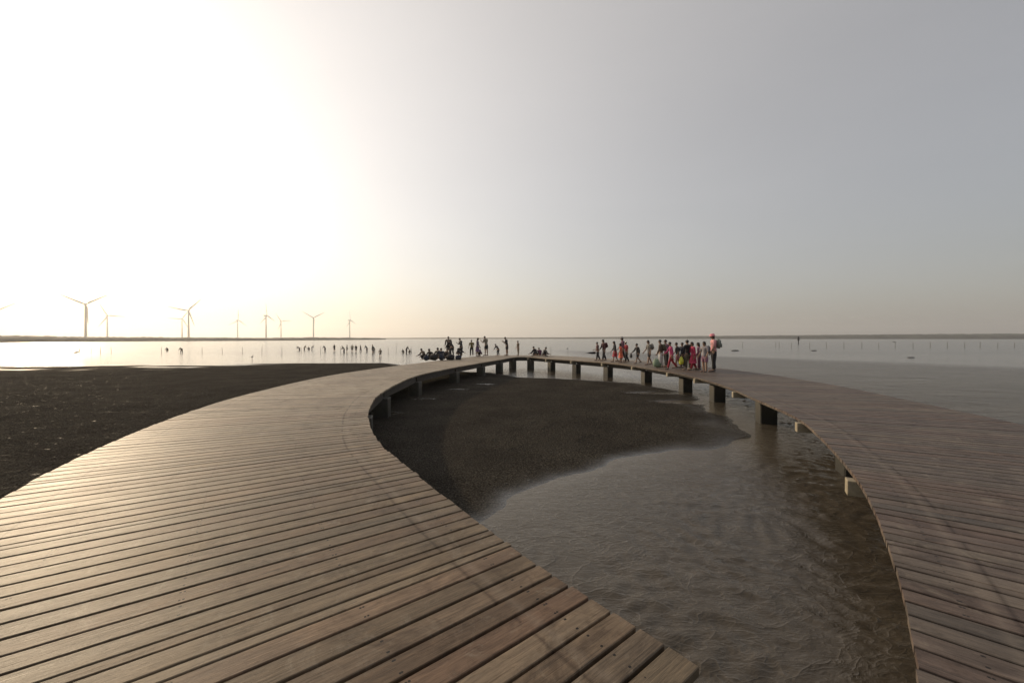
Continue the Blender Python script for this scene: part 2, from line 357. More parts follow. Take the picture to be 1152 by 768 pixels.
def mud_z(x, y):
    d = shore_dist(x, y) + (fbm(x * .9, y * .9) - .47) * 1.0
    z = np.where(d > 0, .055 * (1 - np.exp(-d / (.6 + .7 * sstep(2.5, 5, x)))), .06 * np.tanh(d / 1.5))
    z = z + (fbm(x * .5 + 5, y * .5) - .47) * .045 * sstep(0, 3, d)
    lum = fbm(x * 6.5, y * 6.5, 3); z = z + (np.abs(lum - .44) * .11 - .008) * sstep(.2, 1.8, d) + (vnoise(x * 15, y * 15) - .5) * .010 * sstep(.1, 1, d)
    # wide wet margin on the far side, streaked with standing water
    z = z - (.035 * sstep(10, 0, d) + .035) * sstep(12, 2, d) * sstep(24, 28, y) * (.35 + .65 * sstep(-14, -34, x)) * sstep(.34, .50, fbm(x * .07, y * 1.1, 3))
    for px, py, ra, rb in PUD:
        z = z - .07 * np.exp(-(((x - px) / ra) ** 2 + ((y - py) / rb) ** 2))
    return z
xs = axis(-13, 8.2, .065, (-400, 9.5), 1.05); ys = axis(2.0, 17, .075, (-60, 46), 1.04)
tag(grid('mud_flat', xs, ys, mud_z, M['mud']), kind='structure')
def sea_z(x, y):
    d = -shore_dist(x, y)
    a = sstep(.3, 2.6, d) * sstep(14, 11.5, x) * sstep(21, 17, y) * sstep(-3, -1.5, x)
    wx = x + (fbm(x * .55, y * .55, 3) - .44) * 2.2; wy = y + (fbm(x * .55 + 40, y * .55, 3) - .44) * 2.2
    z = 0
    for ang_, L, am in ((62, .46, .9), (48, .31, .8), (80, .24, .8), (25, .38, .55), (105, .27, .6), (55, .17, .6), (140, .21, .5), (70, .15, .45), (95, .19, .5)):
        th = R(ang_); ph = (wx * math.cos(th) + wy * math.sin(th)) * 2 * PI / L
        z = z + am * (1 - 1.6 * np.abs(np.sin(ph / 2))) * (.3 + 1.2 * vnoise(x * .8 + ang_, y * .8))
    z = z + 1.2 * (fbm(wx * 2.2, wy * 2.2, 3) - .44)
    return z * .0085 * a
xs = axis(-2.4, 13.5, .045, (-4000, 4000), 1.35); ys = axis(1.2, 20, .055, (-600, 4000), 1.35)
sea = tag(grid('tidal_water', xs, ys, sea_z, M['water']), kind='structure')
_x, _y = np.meshgrid(xs, ys); _a = sea.data.attributes.new('offshore', 'FLOAT', 'POINT')
_a.data.foreach_set('value', np.clip(-shore_dist(_x, _y), 0, 30).reshape(-1).astype('f'))
# ------------------------------------------------------------------ the boardwalk loop
INNER = [(776, 745), (701, 697), (640, 659), (583, 621), (535, 586), (503, 562.5), (470, 534.5), (439, 510.5), (422, 493), (414.5, 472), (416, 458),
         (430, 441), (467, 423), (508, 413.8), (535, 409), (561, 404.7), (582, 401.4), (600, 401.8), (617.5, 403.3), (650, 405.6), (693, 409), (732, 414.6),
         (771, 421.7), (810, 432), (846, 447), (895, 468.5), (920, 488), (949, 518), (970, 545), (988, 578.6), (1006, 626), (1019, 668), (1032, 718), (1038, 768)]
ip = np.array([P(x, y, HD) for x, y in INNER])
def catmull(p, n=24):
    out = []
    q = np.vstack([2 * p[0] - p[1], p, 2 * p[-1] - p[-2]])
    for i in range(1, len(q) - 2):
        for k in range(n):
            s = k / n; a, b_, c_, d_ = q[i - 1:i + 3]
            out.append(.5 * (2 * b_ + (c_ - a) * s + (2 * a - 5 * b_ + 4 * c_ - d_) * s * s + (3 * b_ - a - 3 * c_ + d_) * s ** 3))
    out.append(p[-1]); return np.array(out)
def resample(p, step):
    L = np.r_[0, np.cumsum(np.hypot(*np.diff(p, axis=0).T))]; n = int(L[-1] / step) + 1
    s = np.linspace(0, L[-1], n); return np.stack([np.interp(s, L, p[:, 0]), np.interp(s, L, p[:, 1])], -1)
def gsm(p, sig):
    k = int(sig * 3); w = np.exp(-.5 * (np.arange(-k, k + 1) / sig) ** 2); w /= w.sum()
    e = np.vstack([2 * p[0] - p[k:0:-1], p, 2 * p[-1] - p[-2:-k - 2:-1]])
    return np.stack([np.convolve(e[:, i], w, 'valid') for i in range(e.shape[1])], -1)
STEP = .04
ic = gsm(resample(catmull(ip), STEP), 9)
tn = np.gradient(ic, axis=0); tn /= np.hypot(*tn.T)[:, None]
nrm = np.stack([-tn[:, 1], tn[:, 0]], -1)            # left of travel = outward
nrm = gsm(nrm, 16); nrm /= np.hypot(*nrm.T)[:, None]
WID = 3.5
# seam behind the viewer's feet, where both arms merge into the walk that leads back to land
VX, VY = 1.30, 1.26
def seam(start, n0, side):
    a = np.array(start); v = np.array((VX, VY)); L1 = np.hypot(*(v - a)); k = max(3, int(L1 / STEP))
    p1 = a + (v - a) * np.linspace(0, 1, k, endpoint=False)[:, None]
    kk = int(5.5 / STEP); p2 = np.stack([np.full(kk, VX), VY - np.arange(kk) * STEP], -1)
    pp = np.vstack([p1, p2]); s = np.clip(np.arange(len(pp)) / len(pp) * 1.25, 0, 1)[:, None]
    tgt = np.array((-1.0, 0) if side < 0 else (1.0, 0)); nn_ = n0 * (1 - s) + tgt * s; nn_ /= np.hypot(*nn_.T)[:, None]
    return pp[1:], nn_[1:]
pa, na = seam(ic[0], nrm[0], -1); pb, nb = seam(ic[-1], nrm[-1], 1)
IN = np.vstack([pa[::-1], ic, pb]); NR = np.vstack([na[::-1], nrm, nb])
NR = gsm(NR, 6); NR /= np.hypot(*NR.T)[:, None]
OUT = gsm(IN + NR * WID, 10)
MID = (IN + OUT) / 2
ml = np.r_[0, np.cumsum(np.hypot(*np.diff(MID, axis=0).T))]
NA, NI = len(pa), len(ic)
apex = int(np.argmax(ic[:, 1]))
def at(arr, s): return np.array([np.interp(s, ml, arr[:, 0]), np.interp(s, ml, arr[:, 1])])
root = empty('boardwalk', (0, 0, 0))
tag(root, 'low plank boardwalk curving in a pointed loop over mud and water on stubby posts', 'boardwalk')
def plank_geo(s0, s1, k, special=False):
    a, b_ = at(IN, s0), at(IN, s1); c_, d_ = at(OUT, s1), at(OUT, s0)
    ax = (c_ + d_ - a - b_) / 2; L = np.hypot(*ax); ax /= L; ay = np.array((-ax[1], ax[0]))
    if (b_ - a) @ ay < 0: ay = -ay
    if s1 <= ml[NA] + .02 and (a[1] + b_[1]) / 2 > -.25:
        lim = .50 + .16 * max(0.0, (a[1] + b_[1]) / 2 - .3)
        t0 = max(0.0, ((a[0] + b_[0]) / 2 - lim) / max(.2, -ax[0])); a = a + ax * t0; b_ = b_ + ax * t0; L -= t0
    o = (a + b_) / 2; gi = .0075 + abs(rng.randn()) * .0018; rt_ = (s0 > ml[NA + apex]); e0 = rng.randn() * (.0018 if rt_ else .006); e1 = rng.randn() * .006
    wi = max(.03, np.hypot(*(b_ - a)) / 2 - gi); wo_ = max(.04, np.hypot(*(c_ - d_)) / 2 - gi)
    z0, z1 = rng.randn() * .0013, rng.randn() * .0013; tilt = rng.randn() * .004
    ch = .004; th = .045; verts = []; uvs = []
    for (u, w, z) in ((e0, wi, z0), (L + e1, wo_, z1)):
        for (v, zz) in ((-w, -th), (-w, -ch), (-w + ch, 0), (w - ch, 0), (w, -ch), (w, -th)):
            p = o + ax * u + ay * v
            verts.append((p[0], p[1], DECK + zz + z + v * tilt)); uvs.append((u, v))
    faces = [(i, (i + 1) % 6, 6 + (i + 1) % 6, 6 + i) for i in range(6)] + [(5, 4, 3, 2, 1, 0), (6, 7, 8, 9, 10, 11)]
    # make sure the top faces up
    if np.cross(ax, ay) > 0: faces = [f[::-1] for f in faces]
    rr = rng.rand() * .999 if not special else .9
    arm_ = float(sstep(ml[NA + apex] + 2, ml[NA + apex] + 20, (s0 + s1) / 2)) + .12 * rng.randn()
    return verts, faces, uvs, (rr, arm_), L
def plank_mesh(name, items):
    verts, faces, uv, rn, ln, am_ = [], [], [], [], [], []
    for v, f, u, r_, L in items:
        o = len(verts); verts += v; faces += [tuple(i + o for i in q) for q in f]
        uv += u; rn += [r_[0]] * len(v); am_ += [r_[1]] * len(v); ln += [L] * len(v)
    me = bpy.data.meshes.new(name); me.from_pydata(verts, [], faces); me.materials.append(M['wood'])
    ul = me.uv_layers.new(name='UVMap'); idx = np.zeros(len(me.loops), 'i'); me.loops.foreach_get('vertex_index', idx)
    ul.data.foreach_set('uv', np.array(uv, 'f')[idx].reshape(-1))
    at1 = me.attributes.new('rnd', 'FLOAT', 'POINT'); at1.data.foreach_set('value', np.array(rn, 'f'))
    at2 = me.attributes.new('len', 'FLOAT', 'POINT'); at2.data.foreach_set('value', np.array(ln, 'f'))
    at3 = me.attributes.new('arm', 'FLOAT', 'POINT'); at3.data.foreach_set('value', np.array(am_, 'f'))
    me.update(); return link(bpy.data.objects.new(name, me), root)
items = []; s = 0.05; k = 0
pale_pt = np.array(P(1020, 646, HD))
while s < ml[-1] - .2:
    w = .158 + rng.randn() * .004
    if rng.rand() < .10: w *= .5
    m_ = at(IN, s + w / 2)
    sp_ = np.hypot(*(m_ - pale_pt)) < .085
    items.append((at(MID, s + w / 2), plank_geo(s, s + w, k, sp_))); s += w; k += 1
items.sort(key=lambda q: np.hypot(*q[0]))
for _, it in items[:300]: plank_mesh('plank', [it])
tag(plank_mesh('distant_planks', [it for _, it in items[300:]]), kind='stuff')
print('planks', len(items))
# posts, cap beams and straight stringers
def s_at_px(px, lo, hi, rec=.42):
    """station whose inner post stands in image column px"""
    idx = np.arange(NA + lo, NA + hi); d = OUT[idx] - IN[idx]; d /= np.hypot(*d.T)[:, None]; q_ = IN[idx] + d * rec; pxs = CX + q_[:, 0] / q_[:, 1] * FPX
    return ml[idx[np.argmin(np.abs(pxs - px))]]
wl = int(np.argmin(ic[:apex, 0]))
st = [s_at_px(x, wl, apex) for x in ()] + [s_at_px(x, wl - 20, apex - 30, .20) for x in (467, 511, 541)] + [s_at_px(x, wl, apex, .45) for x in (558, 577)] + [s_at_px(x, apex, NI - 1) for x in (597, 620, 648, 684, 720, 762)] + [s_at_px(x, apex, NI - 1, .75) for x in (806, 860)] + [s_at_px(x, apex, NI - 1, 0) for x in (901, 962)]
first = st[0]; pre = []; q = first - 4.7
while q > 1: pre.append(q); q -= 3.2
post = []; q = st[-1] + 5.2
while q < ml[-1] - 1: post.append(q); q += 3.4
st = pre[::-1] + st + post
pbm = bmesh.new(); box(pbm, (0, 0, -.19), (.43, .43, 1.62), bev=.02); pile_me = bpy.data.meshes.new('post'); pbm.to_mesh(pile_me); pbm.free(); pile_me.materials.append(M['pile'])
inner_pts, outer_pts, mid_pts = [], [], []
for q in st:
    a, b_ = at(IN, q), at(OUT, q); d = (b_ - a) / np.hypot(*(b_ - a)); rz = math.atan2(d[1], d[0])
    for p, L in ((a + d * (.20 if q < ml[NA + apex] - 3 else .45 if q < ml[NA + apex] + 14 else .8), inner_pts), (b_ - d * .42, outer_pts)):
        L.append(p)
        if L is outer_pts: continue
        o = link(bpy.data.objects.new('post', pile_me), root); o.location = (p[0], p[1], 0); o.rotation_euler = (0, 0, rz)
    mid_pts.append((a + b_) / 2)
    # two cap beams side by side on each pair of posts, their sawn ends just past the planks
    bm = bmesh.new(); ln_ = np.hypot(*(b_ - a)) + .07; sh_i = .07 if q > ml[NA + apex] else -.30; ln_ += sh_i; c_ = (a - d * sh_i + b_ + d * .07) / 2
    box(bm, (c_[0], c_[1], DECK - .048 - .085), (ln_, .14, .165), rz, .006)
    bm_obj('cap_beam', bm, M['capbeam'], root)
for L in (inner_pts, outer_pts, mid_pts):
    for p, q in zip(L, L[1:]):
        d = q - p; ln_ = np.hypot(*d)
        if ln_ < .3 or (abs(p[0] - q[0]) < .05 and L is inner_pts and p[1] < VY): pass
        bm = bmesh.new(); c_ = (p + q) / 2
        box(bm, (c_[0], c_[1], DECK - .05 - .15), (ln_ - .16, .09, .22), math.atan2(d[1], d[0]), .005)
        bm_obj('stringer', bm, M['beam'], root)
# joists right under the planks, following the curve (seen through the gaps and as the rim)
for arr_t, nm in ((.045, 'rim_joist'), (.955, 'rim_joist'), (.33, 'joist'), (.66, 'joist')):
    pts = (IN * (1 - arr_t) + OUT * arr_t)[::12]
    tt = np.gradient(pts, axis=0); tt /= np.hypot(*tt.T)[:, None] + 1e-9; nn_ = np.stack([-tt[:, 1], tt[:, 0]], -1)
    verts = []; faces = []
    for p, n_ in zip(pts, nn_):
        for sgn, z in ((-1, 0), (1, 0), (1, -.07), (-1, -.07)): verts.append((p[0] + n_[0] * .025 * sgn, p[1] + n_[1] * .025 * sgn, DECK - .047 + z))
    for i in range(len(pts) - 1):
        for j in range(4): faces.append((4 * i + j, 4 * i + (j + 1) % 4, 4 * i + 4 + (j + 1) % 4, 4 * i + 4 + j))
    faces += [(3, 2, 1, 0), tuple(4 * (len(pts) - 1) + j for j in range(4))]
    mesh_obj(nm, verts, faces, M['beam'], root)
# ------------------------------------------------------------------ people
PEND = []          # (temp object, final name, parent, material)
def skin_chain(name, chains, m, parent, sub=1, extra=None):
    """one continuous skinned surface; chains = lists of (point, (rx, ry)), the first vertex of each may repeat an earlier one"""
    verts = []; rad = []; edges = []; key = {}
    for ch in chains:
        prev = None
        for p, r in ch:
            kk = tuple(round(c, 4) for c in p)
            if kk not in key: key[kk] = len(verts); verts.append(p); rad.append(r if isinstance(r, tuple) else (r, r))
            i = key[kk]
            if prev is not None and prev != i: edges.append((prev, i))
            prev = i
    me = bpy.data.meshes.new(name + '_tmp'); me.from_pydata(verts, edges, []); me.update()
    o = bpy.data.objects.new(name + '_tmp', me); C.objects.link(o)
    sk = o.modifiers.new('s', 'SKIN'); sk.use_smooth_shade = True
    layer = me.skin_vertices[0] if me.skin_vertices else None
    if layer is None:
        bm = bmesh.new(); bm.from_mesh(me); bm.verts.layers.skin.verify(); bm.to_mesh(me); bm.free(); layer = me.skin_vertices[0]
    for i, r in enumerate(rad): layer.data[i].radius = r
    layer.data[0].use_root = True
    if sub: ss = o.modifiers.new('b', 'SUBSURF'); ss.levels = sub; ss.render_levels = sub
    PEND.append((o, name, parent, m, extra))
def flush_people():
    dg = bpy.context.evaluated_depsgraph_get(); dg.update()
    done = []
    for o, name, parent, m, extra in PEND:
        me = bpy.data.meshes.new_from_object(o.evaluated_get(dg)); me.name = name
        if extra:
            bm = bmesh.new(); bm.from_mesh(me); extra(bm); bm.to_mesh(me); bm.free()
        me.materials.clear(); me.materials.append(m)
        me.polygons.foreach_set('use_smooth', [True] * len(me.polygons))
        done.append((me, name, parent))
    for o, *_ in PEND:
        d = o.data; bpy.data.objects.remove(o); bpy.data.meshes.remove(d)
    for me, name, parent in done: link(bpy.data.objects.new(name, me), parent)
    PEND.clear()
SKIN = cm('skin_tan', (.26, .155, .10), .6); HAIR = cm('hair_black', (.016, .013, .012), .6)
# lean = torso forward, th = thigh angles forward, kn = knee bends, ar = upper arm forward, el = elbow bend, ab = arm out to the side
POSES = {
    'stand': dict(lean=2, th=(3, -3), kn=(2, 3), ar=(8, 2), el=(22, 40), ab=(6, 5), hd=9),
    'walk': dict(lean=5, th=(14, -9), kn=(6, 16), ar=(-8, 14), el=(16, 26), ab=(5, 5), hd=8),
    'stride': dict(lean=6, th=(20, -14), kn=(8, 28), ar=(-14, 26), el=(20, 30), ab=(6, 7), hd=10),
    'look': dict(lean=8, th=(2, -2), kn=(2, 4), ar=(10, 6), el=(124, 118), ab=(8, 8), hd=36),
    'carry': dict(lean=3, th=(12, -10), kn=(6, 14), ar=(20, 8), el=(20, 60), ab=(12, 12), hd=8),
    'bend': dict(lean=64, th=(14, 4), kn=(18, 16), ar=(24, 14), el=(6, 14), ab=(8, 10), hd=20),
    'stoop': dict(lean=38, th=(18, 8), kn=(26, 22), ar=(26, 14), el=(14, 30), ab=(10, 10), hd=20),
    'squat': dict(lean=32, th=(112, 104), kn=(140, 136), ar=(34, 28), el=(24, 40), ab=(10, 12), hd=22),
    'sit': dict(lean=22, th=(92, 84), kn=(116, 104), ar=(30, 24), el=(34, 44), ab=(8, 10), hd=20),
    'sitflat': dict(lean=6, th=(84, 80), kn=(38, 22), ar=(30, 10), el=(30, 50), ab=(16, 20), hd=14),
}
def person(px, py, h, pose, rz, label, top, legs, legkind='trousers', hair='short', group=None, H=HD, skirt=None, hat=None, pack=None, sleeve=.55, fine=True, build=1.26, bare=False, loc=None, sink=0.0, vest=None):
    x, y = loc or P(px, py, H)
    root_ = empty('person', (x, y, EYE - H - sink), R(rz)); tag(root_, label, 'person', group)
    q = POSES[pose]; a = lambda d: R(d)
    child = h < 1.5; hs = .072 * 1.62 if child else .066 * 1.7
    hs = max(.095, .075 * h) if child else .113
    fwd = lambda ang, L: Vector((0, math.sin(ang) * L, -math.cos(ang) * L))      # swing forward from hanging
    hipw, shw = .052 * h * build, .112 * h * build
    thL = .245 * h; feet = []; legs_j = []
    for i, sx in enumerate((-1, 1)):
        hp = Vector((sx * hipw, 0, 0)); t1 = a(q['th'][i]); kn = hp + fwd(t1, thL) + Vector((sx * .008 * h, 0, 0))
        t2 = t1 - a(q['kn'][i]); an = kn + fwd(t2, thL * .96); toe = an + Vector((sx * .012 * h, .135 * h * max(.35, math.cos(min(0, t2 + .15))), -.03 * h))
        heel = an + Vector((0, -.012 * h, -.03 * h)); legs_j.append((hp, kn, an, toe, heel)); feet.append(min(an.z, toe.z))
    low = min(feet) - .012 * h
    if pose in ('sit', 'sitflat'): low = min(low, -.075 * h)
    up = Vector((0, 0, -low)); legs_j = [[p + up for p in L] for L in legs_j]; pel = Vector(up)
    if pose in ('sit', 'sitflat'):      # drop the seat onto the planks
        dz = pel.z - .075 * h
        if dz > 0:
            pel.z -= dz
            new = []
            for i, (hp, kn, an, toe, heel) in enumerate(legs_j):
                hp = hp - Vector((0, 0, dz)); an2 = Vector((an.x, max(.16 * h, an.y), .045 * h)); mid_ = (hp + an2) / 2
                half = (an2 - hp).length / 2; up2 = math.sqrt(max(0.0004, thL ** 2 - half ** 2)); kn2 = mid_ + Vector((0, .0, up2)) * 1.0
                new.append([hp, kn2, an2, an2 + Vector((0, .12 * h, -.025 * h)), an2 + Vector((0, -.01, -.03 * h))])
            legs_j = new
    le = a(q['lean']); tdir = Vector((0, math.sin(le), math.cos(le))); back = Vector((0, -math.cos(le), math.sin(le)))
    waist = pel + tdir * .10 * h; chest = pel + tdir * .21 * h + back * .008 * h; shl = pel + tdir * .285 * h; neck = pel + tdir * .325 * h
    he = le * .55 + a(q['hd']) * .6; hdir = Vector((0, math.sin(he), math.cos(he))); hfw = Vector((0, math.cos(he), -math.sin(he)))
    nk2 = neck + hdir * .02 * h; hc = nk2 + hdir * hs * .92 + hfw * .012 * h; crown = hc + hdir * hs * .62; jaw = hc - hdir * hs * .42 + hfw * hs * .22
    arms = []
    for i, sx in enumerate((-1, 1)):
        sh_ = shl + Vector((sx * shw, 0, 0)); t1 = a(q['ar'][i]) ; ab = a(q['ab'][i])
        d1 = Vector((sx * math.sin(ab), math.sin(t1) * math.cos(ab), -math.cos(t1) * math.cos(ab))); el = sh_ + d1 * .175 * h
        t2 = t1 + a(q['el'][i]); d2 = Vector((sx * math.sin(ab) * .2, math.sin(t2), -math.cos(t2))).normalized(); wr = el + d2 * .15 * h
        arms.append((sh_, el, wr, d2, wr + d2 * .045 * h))
    k = h * build
    T = lambda p: tuple(p)
    chains = [[(T(pel), (.066 * k, .050 * k)), (T(waist), (.060 * k, .043 * k)), (T(chest), (.072 * k, .050 * k)), (T(shl), (.060 * k, .042 * k)), (T(neck), (.030 * k, .030 * k)), (T(nk2), .029 * k), (T(jaw), (hs * .50, hs * .50)), (T(hc), (hs * .66, hs * .72)), (T(crown), (hs * .46, hs * .50))]]
    for i in range(2):
        hp, kn, an, toe, heel = legs_j[i]
        chains.append([(T(pel), (.066 * k, .050 * k)), (T(hp - Vector((0, 0, .01))), .046 * k), (T((hp + kn) / 2), .040 * k), (T(kn), .029 * k), (T(kn * .62 + an * .38), .028 * k), (T(an), .017 * k), (T(toe), (.022 * k, .012 * k))])
        sh_, el, wr, d2, palm = arms[i]
        chains.append([(T(shl), (.060 * k, .042 * k)), (T(sh_), .026 * k), (T((sh_ + el) / 2), .022 * k), (T(el), .018 * k), (T((el + wr) / 2), .017 * k), (T(wr), .0115 * k), (T(palm), (.021 * h, .010 * h))])
    def extra(bm):
        for i, sx in enumerate((-1, 1)):
            sh_, el, wr, d2, palm = arms[i]; side = Vector((sx, 0, 0)); inn = d2.cross(side).normalized() * -1
            fr = (d2.cross(Vector((1, 0, 0)))).normalized()          # across the palm, knuckle line runs front to back
            for f in range(5):
                if f < 4:
                    b0 = palm + fr * (f - 1.5) * .0115 * h + d2 * .004 * h; L = (.038, .044, .041, .032)[f] * h; curl = Vector((-sx, 0, 0))
                    p1 = b0 + d2 * L * .5 + curl * L * .10; p2 = p1 + d2 * L * .34 + curl * L * .30; r = .0055 * h
                else:
                    b0 = wr + d2 * .018 * h + fr * .016 * h * 1; p1 = b0 + (d2 * .6 + fr * .8) * .020 * h; p2 = p1 + (d2 * .9 + fr * .3) * .018 * h; r = .0062 * h
                tube(bm, [b0 - d2 * .012 * h, p1, p2], [r, r * .92, r * .6], 6)
        # nose and ears
        tube(bm, [hc + hfw * hs * .62 + hdir * hs * .12, hc + hfw * hs * .86 - hdir * hs * .14, hc + hfw * hs * .66 - hdir * hs * .24], [hs * .07, hs * .13, hs * .08], 6)
        for sx in (-1, 1): tube(bm, [hc + Vector((sx * hs * .62, 0, 0)) + hdir * hs * .12, hc + Vector((sx * hs * .74, 0, 0)) - hfw * hs * .06, hc + Vector((sx * hs * .64, 0, 0)) - hdir * hs * .22], [hs * .10, hs * .15, hs * .07], 6)
    skin_chain('body', chains, SKIN, root_, 1, extra if fine else None)
    if fine:
        for sx in (-1, 1):
            bm = bmesh.new(); bmesh.ops.create_uvsphere(bm, u_segments=8, v_segments=6, radius=hs * .085, matrix=Matrix.Translation(hc + hfw * hs * .70 + hdir * hs * .06 + Vector((sx * hs * .26, 0, 0))))
            bm_obj('eye', bm, HAIR, root_, True)
        bm = bmesh.new(); mc = hc + hfw * hs * .74 - hdir * hs * .42
        tube(bm, [mc - Vector((hs * .2, 0, 0)), mc + hfw * hs * .03, mc + Vector((hs * .2, 0, 0))], [hs * .03, hs * .055, hs * .03], 6); bm_obj('mouth', bm, cm('lip', (.22, .09, .07)), root_, True)
    # clothes follow the same joints, a little larger
    g_ = 1.17; top_m = top
    ch = [[(T(pel - tdir * .035 * h), (.068 * k * g_, .056 * k * g_)), (T(pel + tdir * .02 * h), (.071 * k * g_, .057 * k * g_)), (T(waist), (.064 * k * g_, .049 * k * g_)), (T(chest), (.076 * k * g_, .056 * k * g_)), (T(shl), (.062 * k * g_, .048 * k * g_)), (T(shl + tdir * .022 * h), .036 * k)]]
    for i in range(2):
        sh_, el, wr, d2, palm = arms[i]; end = sh_ + (el - sh_) * min(1, sleeve * 1.6) if sleeve < .65 else el
        c2 = [(T(shl), (.062 * k * g_, .048 * k * g_)), (T(sh_), .031 * k * g_), (T(end), .026 * k * g_)]
        if sleeve >= .65: c2.append((T(el + (wr - el) * .85), .019 * k * g_))
        ch.append(c2)
    skin_chain('vest' if vest else 'shirt', ch, top_m, root_, 1)
    if legs is not None:
        r0 = (.050 * k * g_, .046 * k * g_); ch = [[(T(pel + tdir * .075 * h), (.056 * k, .044 * k)), (T(pel + tdir * .03 * h), (.062 * k, .052 * k)), (T(pel - tdir * .012 * h), r0)]]
        for i in range(2):
            hp, kn, an, toe, heel = legs_j[i]
            c2 = [(T(pel - tdir * .012 * h), r0), (T(hp + (kn - hp) * .22), .050 * k * g_), (T((hp + kn) / 2), .044 * k * g_)]
            if legkind == 'trousers': c2 += [(T(kn), .035 * k * g_), (T(kn * .5 + an * .5), .033 * k * g_), (T(kn * .08 + an * .92), .026 * k * g_)]
            else: c2 += [(T(kn * .85 + hp * .15), .041 * k * g_)]
            ch.append(c2)
        skin_chain(legkind, ch, legs, root_, 1)
    if skirt is not None:
        bm = bmesh.new(); L = .26 * h; d = -tdir if pose not in ('sit', 'squat') else Vector((0, .4, -.9)).normalized()
        kz = (legs_j[0][1] + legs_j[1][1]) / 2; d = (kz - pel).normalized(); n = 14
        rings = []
        for j, (f, rx, ry) in enumerate(((-.12, .078, .060), (.1, .088, .07), (.6, .108, .088), (1.0, .125, .10))):
            c_ = pel + d * L * f; rings.append([bm.verts.new(c_ + Vector((math.cos(2 * PI * i / n) * rx * k * (1 + .07 * math.sin(5 * 2 * PI * i / n) * f), math.sin(2 * PI * i / n) * ry * k, 0))) for i in range(n)])
        for A, B in zip(rings, rings[1:]):
            for i in range(n): bm.faces.new((A[i], A[(i + 1) % n], B[(i + 1) % n], B[i]))
        bm.faces.new(rings[0]); bm.faces.new(rings[-1][::-1]); bm_obj('skirt', bm, skirt, root_, True)
    if not bare:
        for i in range(2):
            hp, kn, an, toe, heel = legs_j[i]; bm = bmesh.new(); ft = (toe - an); ft.z = 0; ft = ft.normalized() if ft.length > 1e-4 else Vector((0, 1, 0)); b0 = Vector((an.x, an.y, min(an.z, toe.z + .03 * h) - .008 * h))
            tube(bm, [b0 - ft * .032 * h, b0 - ft * .01 * h, b0 + ft * .05 * h - Vector((0, 0, .010 * h)), b0 + ft * .105 * h - Vector((0, 0, .018 * h)), b0 + ft * .125 * h - Vector((0, 0, .021 * h))], [(.015 * h, .016 * h), (.020 * h, .024 * h), (.021 * h, .017 * h), (.020 * h, .012 * h), (.010 * h, .007 * h)], 8)
            bm_obj('shoe', bm, cm('shoe_grey', (.10, .09, .085)), root_, True)
    # hair: a cap over crown and back of the head, longer for some
    bm = bmesh.new(); n = 12
    long_ = {'short': 0, 'bob': .55, 'long': 1.3, 'bun': .2}[hair]
    rt = Vector((1, 0, 0)); rings = []
    prof = [(-.25, .70), (.05, .77), (.35, .76), (.62, .64), (.82, .40), (.90, .10)]; wob = [1 + .05 * rng.randn() for _ in range(n)]
    for zf, rf in prof:
        ring = []
        for i in range(n):
            an_ = 2 * PI * i / n; fx, fy = math.cos(an_), math.sin(an_)
            zz = zf
            if zf < .2 and fy > .25: zz = .30 + zf * .15 ; rf2 = rf * .93
            else: rf2 = rf
            if zf == -.25 and fy <= .25: zz = -.25 - long_ * (.55 if fy > -.3 else 1.0)
            ring.append(bm.verts.new(hc + rt * fx * hs * rf2 * .94 * wob[i] + hfw * (fy * rf2 * wob[i] - .07) * hs + hdir * zz * hs * 1.08 + hdir * hs * .05))
        rings.append(ring)
    for A, B in zip(rings, rings[1:]):
        for i in range(n): bm.faces.new((A[i], A[(i + 1) % n], B[(i + 1) % n], B[i]))
    bm.faces.new(rings[-1]); bm.faces.new(rings[0][::-1])
    if hair == 'bun': bmesh.ops.create_uvsphere(bm, u_segments=8, v_segments=6, radius=hs * .34, matrix=Matrix.Translation(hc + hdir * hs * .75 - hfw * hs * .75))
    bm_obj('hair', bm, HAIR, root_, True)
    if hat is not None:
        bm = bmesh.new()
        prof = [(.28, 1.42), (.30, 1.45), (.36, 1.05), (.42, .93), (.8, .90), (1.12, .72), (1.22, .30)]
        rings = [[bm.verts.new(hc + rt * math.cos(2 * PI * i / 16) * hs * rf + hfw * math.sin(2 * PI * i / 16) * hs * rf + hdir * hs * zf) for i in range(16)] for zf, rf in prof]
        for A, B in zip(rings, rings[1:]):
            for i in range(16): bm.faces.new((A[i], A[(i + 1) % 16], B[(i + 1) % 16], B[i]))
        bm.faces.new(rings[-1]); bm.faces.new(rings[0][::-1]); bm_obj('hat', bm, hat, root_, True)
    if pack is not None:
        bm = bmesh.new(); pc = chest + back * .115 * h
        mt = Matrix.Translation(pc) @ Matrix.Rotation(-le, 4, 'X') @ Matrix.Diagonal((.19 * h, .10 * h, .25 * h, 1))
        gg = bmesh.ops.create_cube(bm, size=1, matrix=mt)
        bmesh.ops.bevel(bm, geom=list({e for v in gg['verts'] for e in v.link_edges}), offset=.032 * h, segments=3, affect='EDGES')
        mt = Matrix.Translation(pc + back * .055 * h - tdir * .04 * h) @ Matrix.Rotation(-le, 4, 'X') @ Matrix.Diagonal((.13 * h, .04 * h, .11 * h, 1))
        gg = bmesh.ops.create_cube(bm, size=1, matrix=mt); bmesh.ops.bevel(bm, geom=list({e for v in gg['verts'] for e in v.link_edges}), offset=.014 * h, segments=2, affect='EDGES')
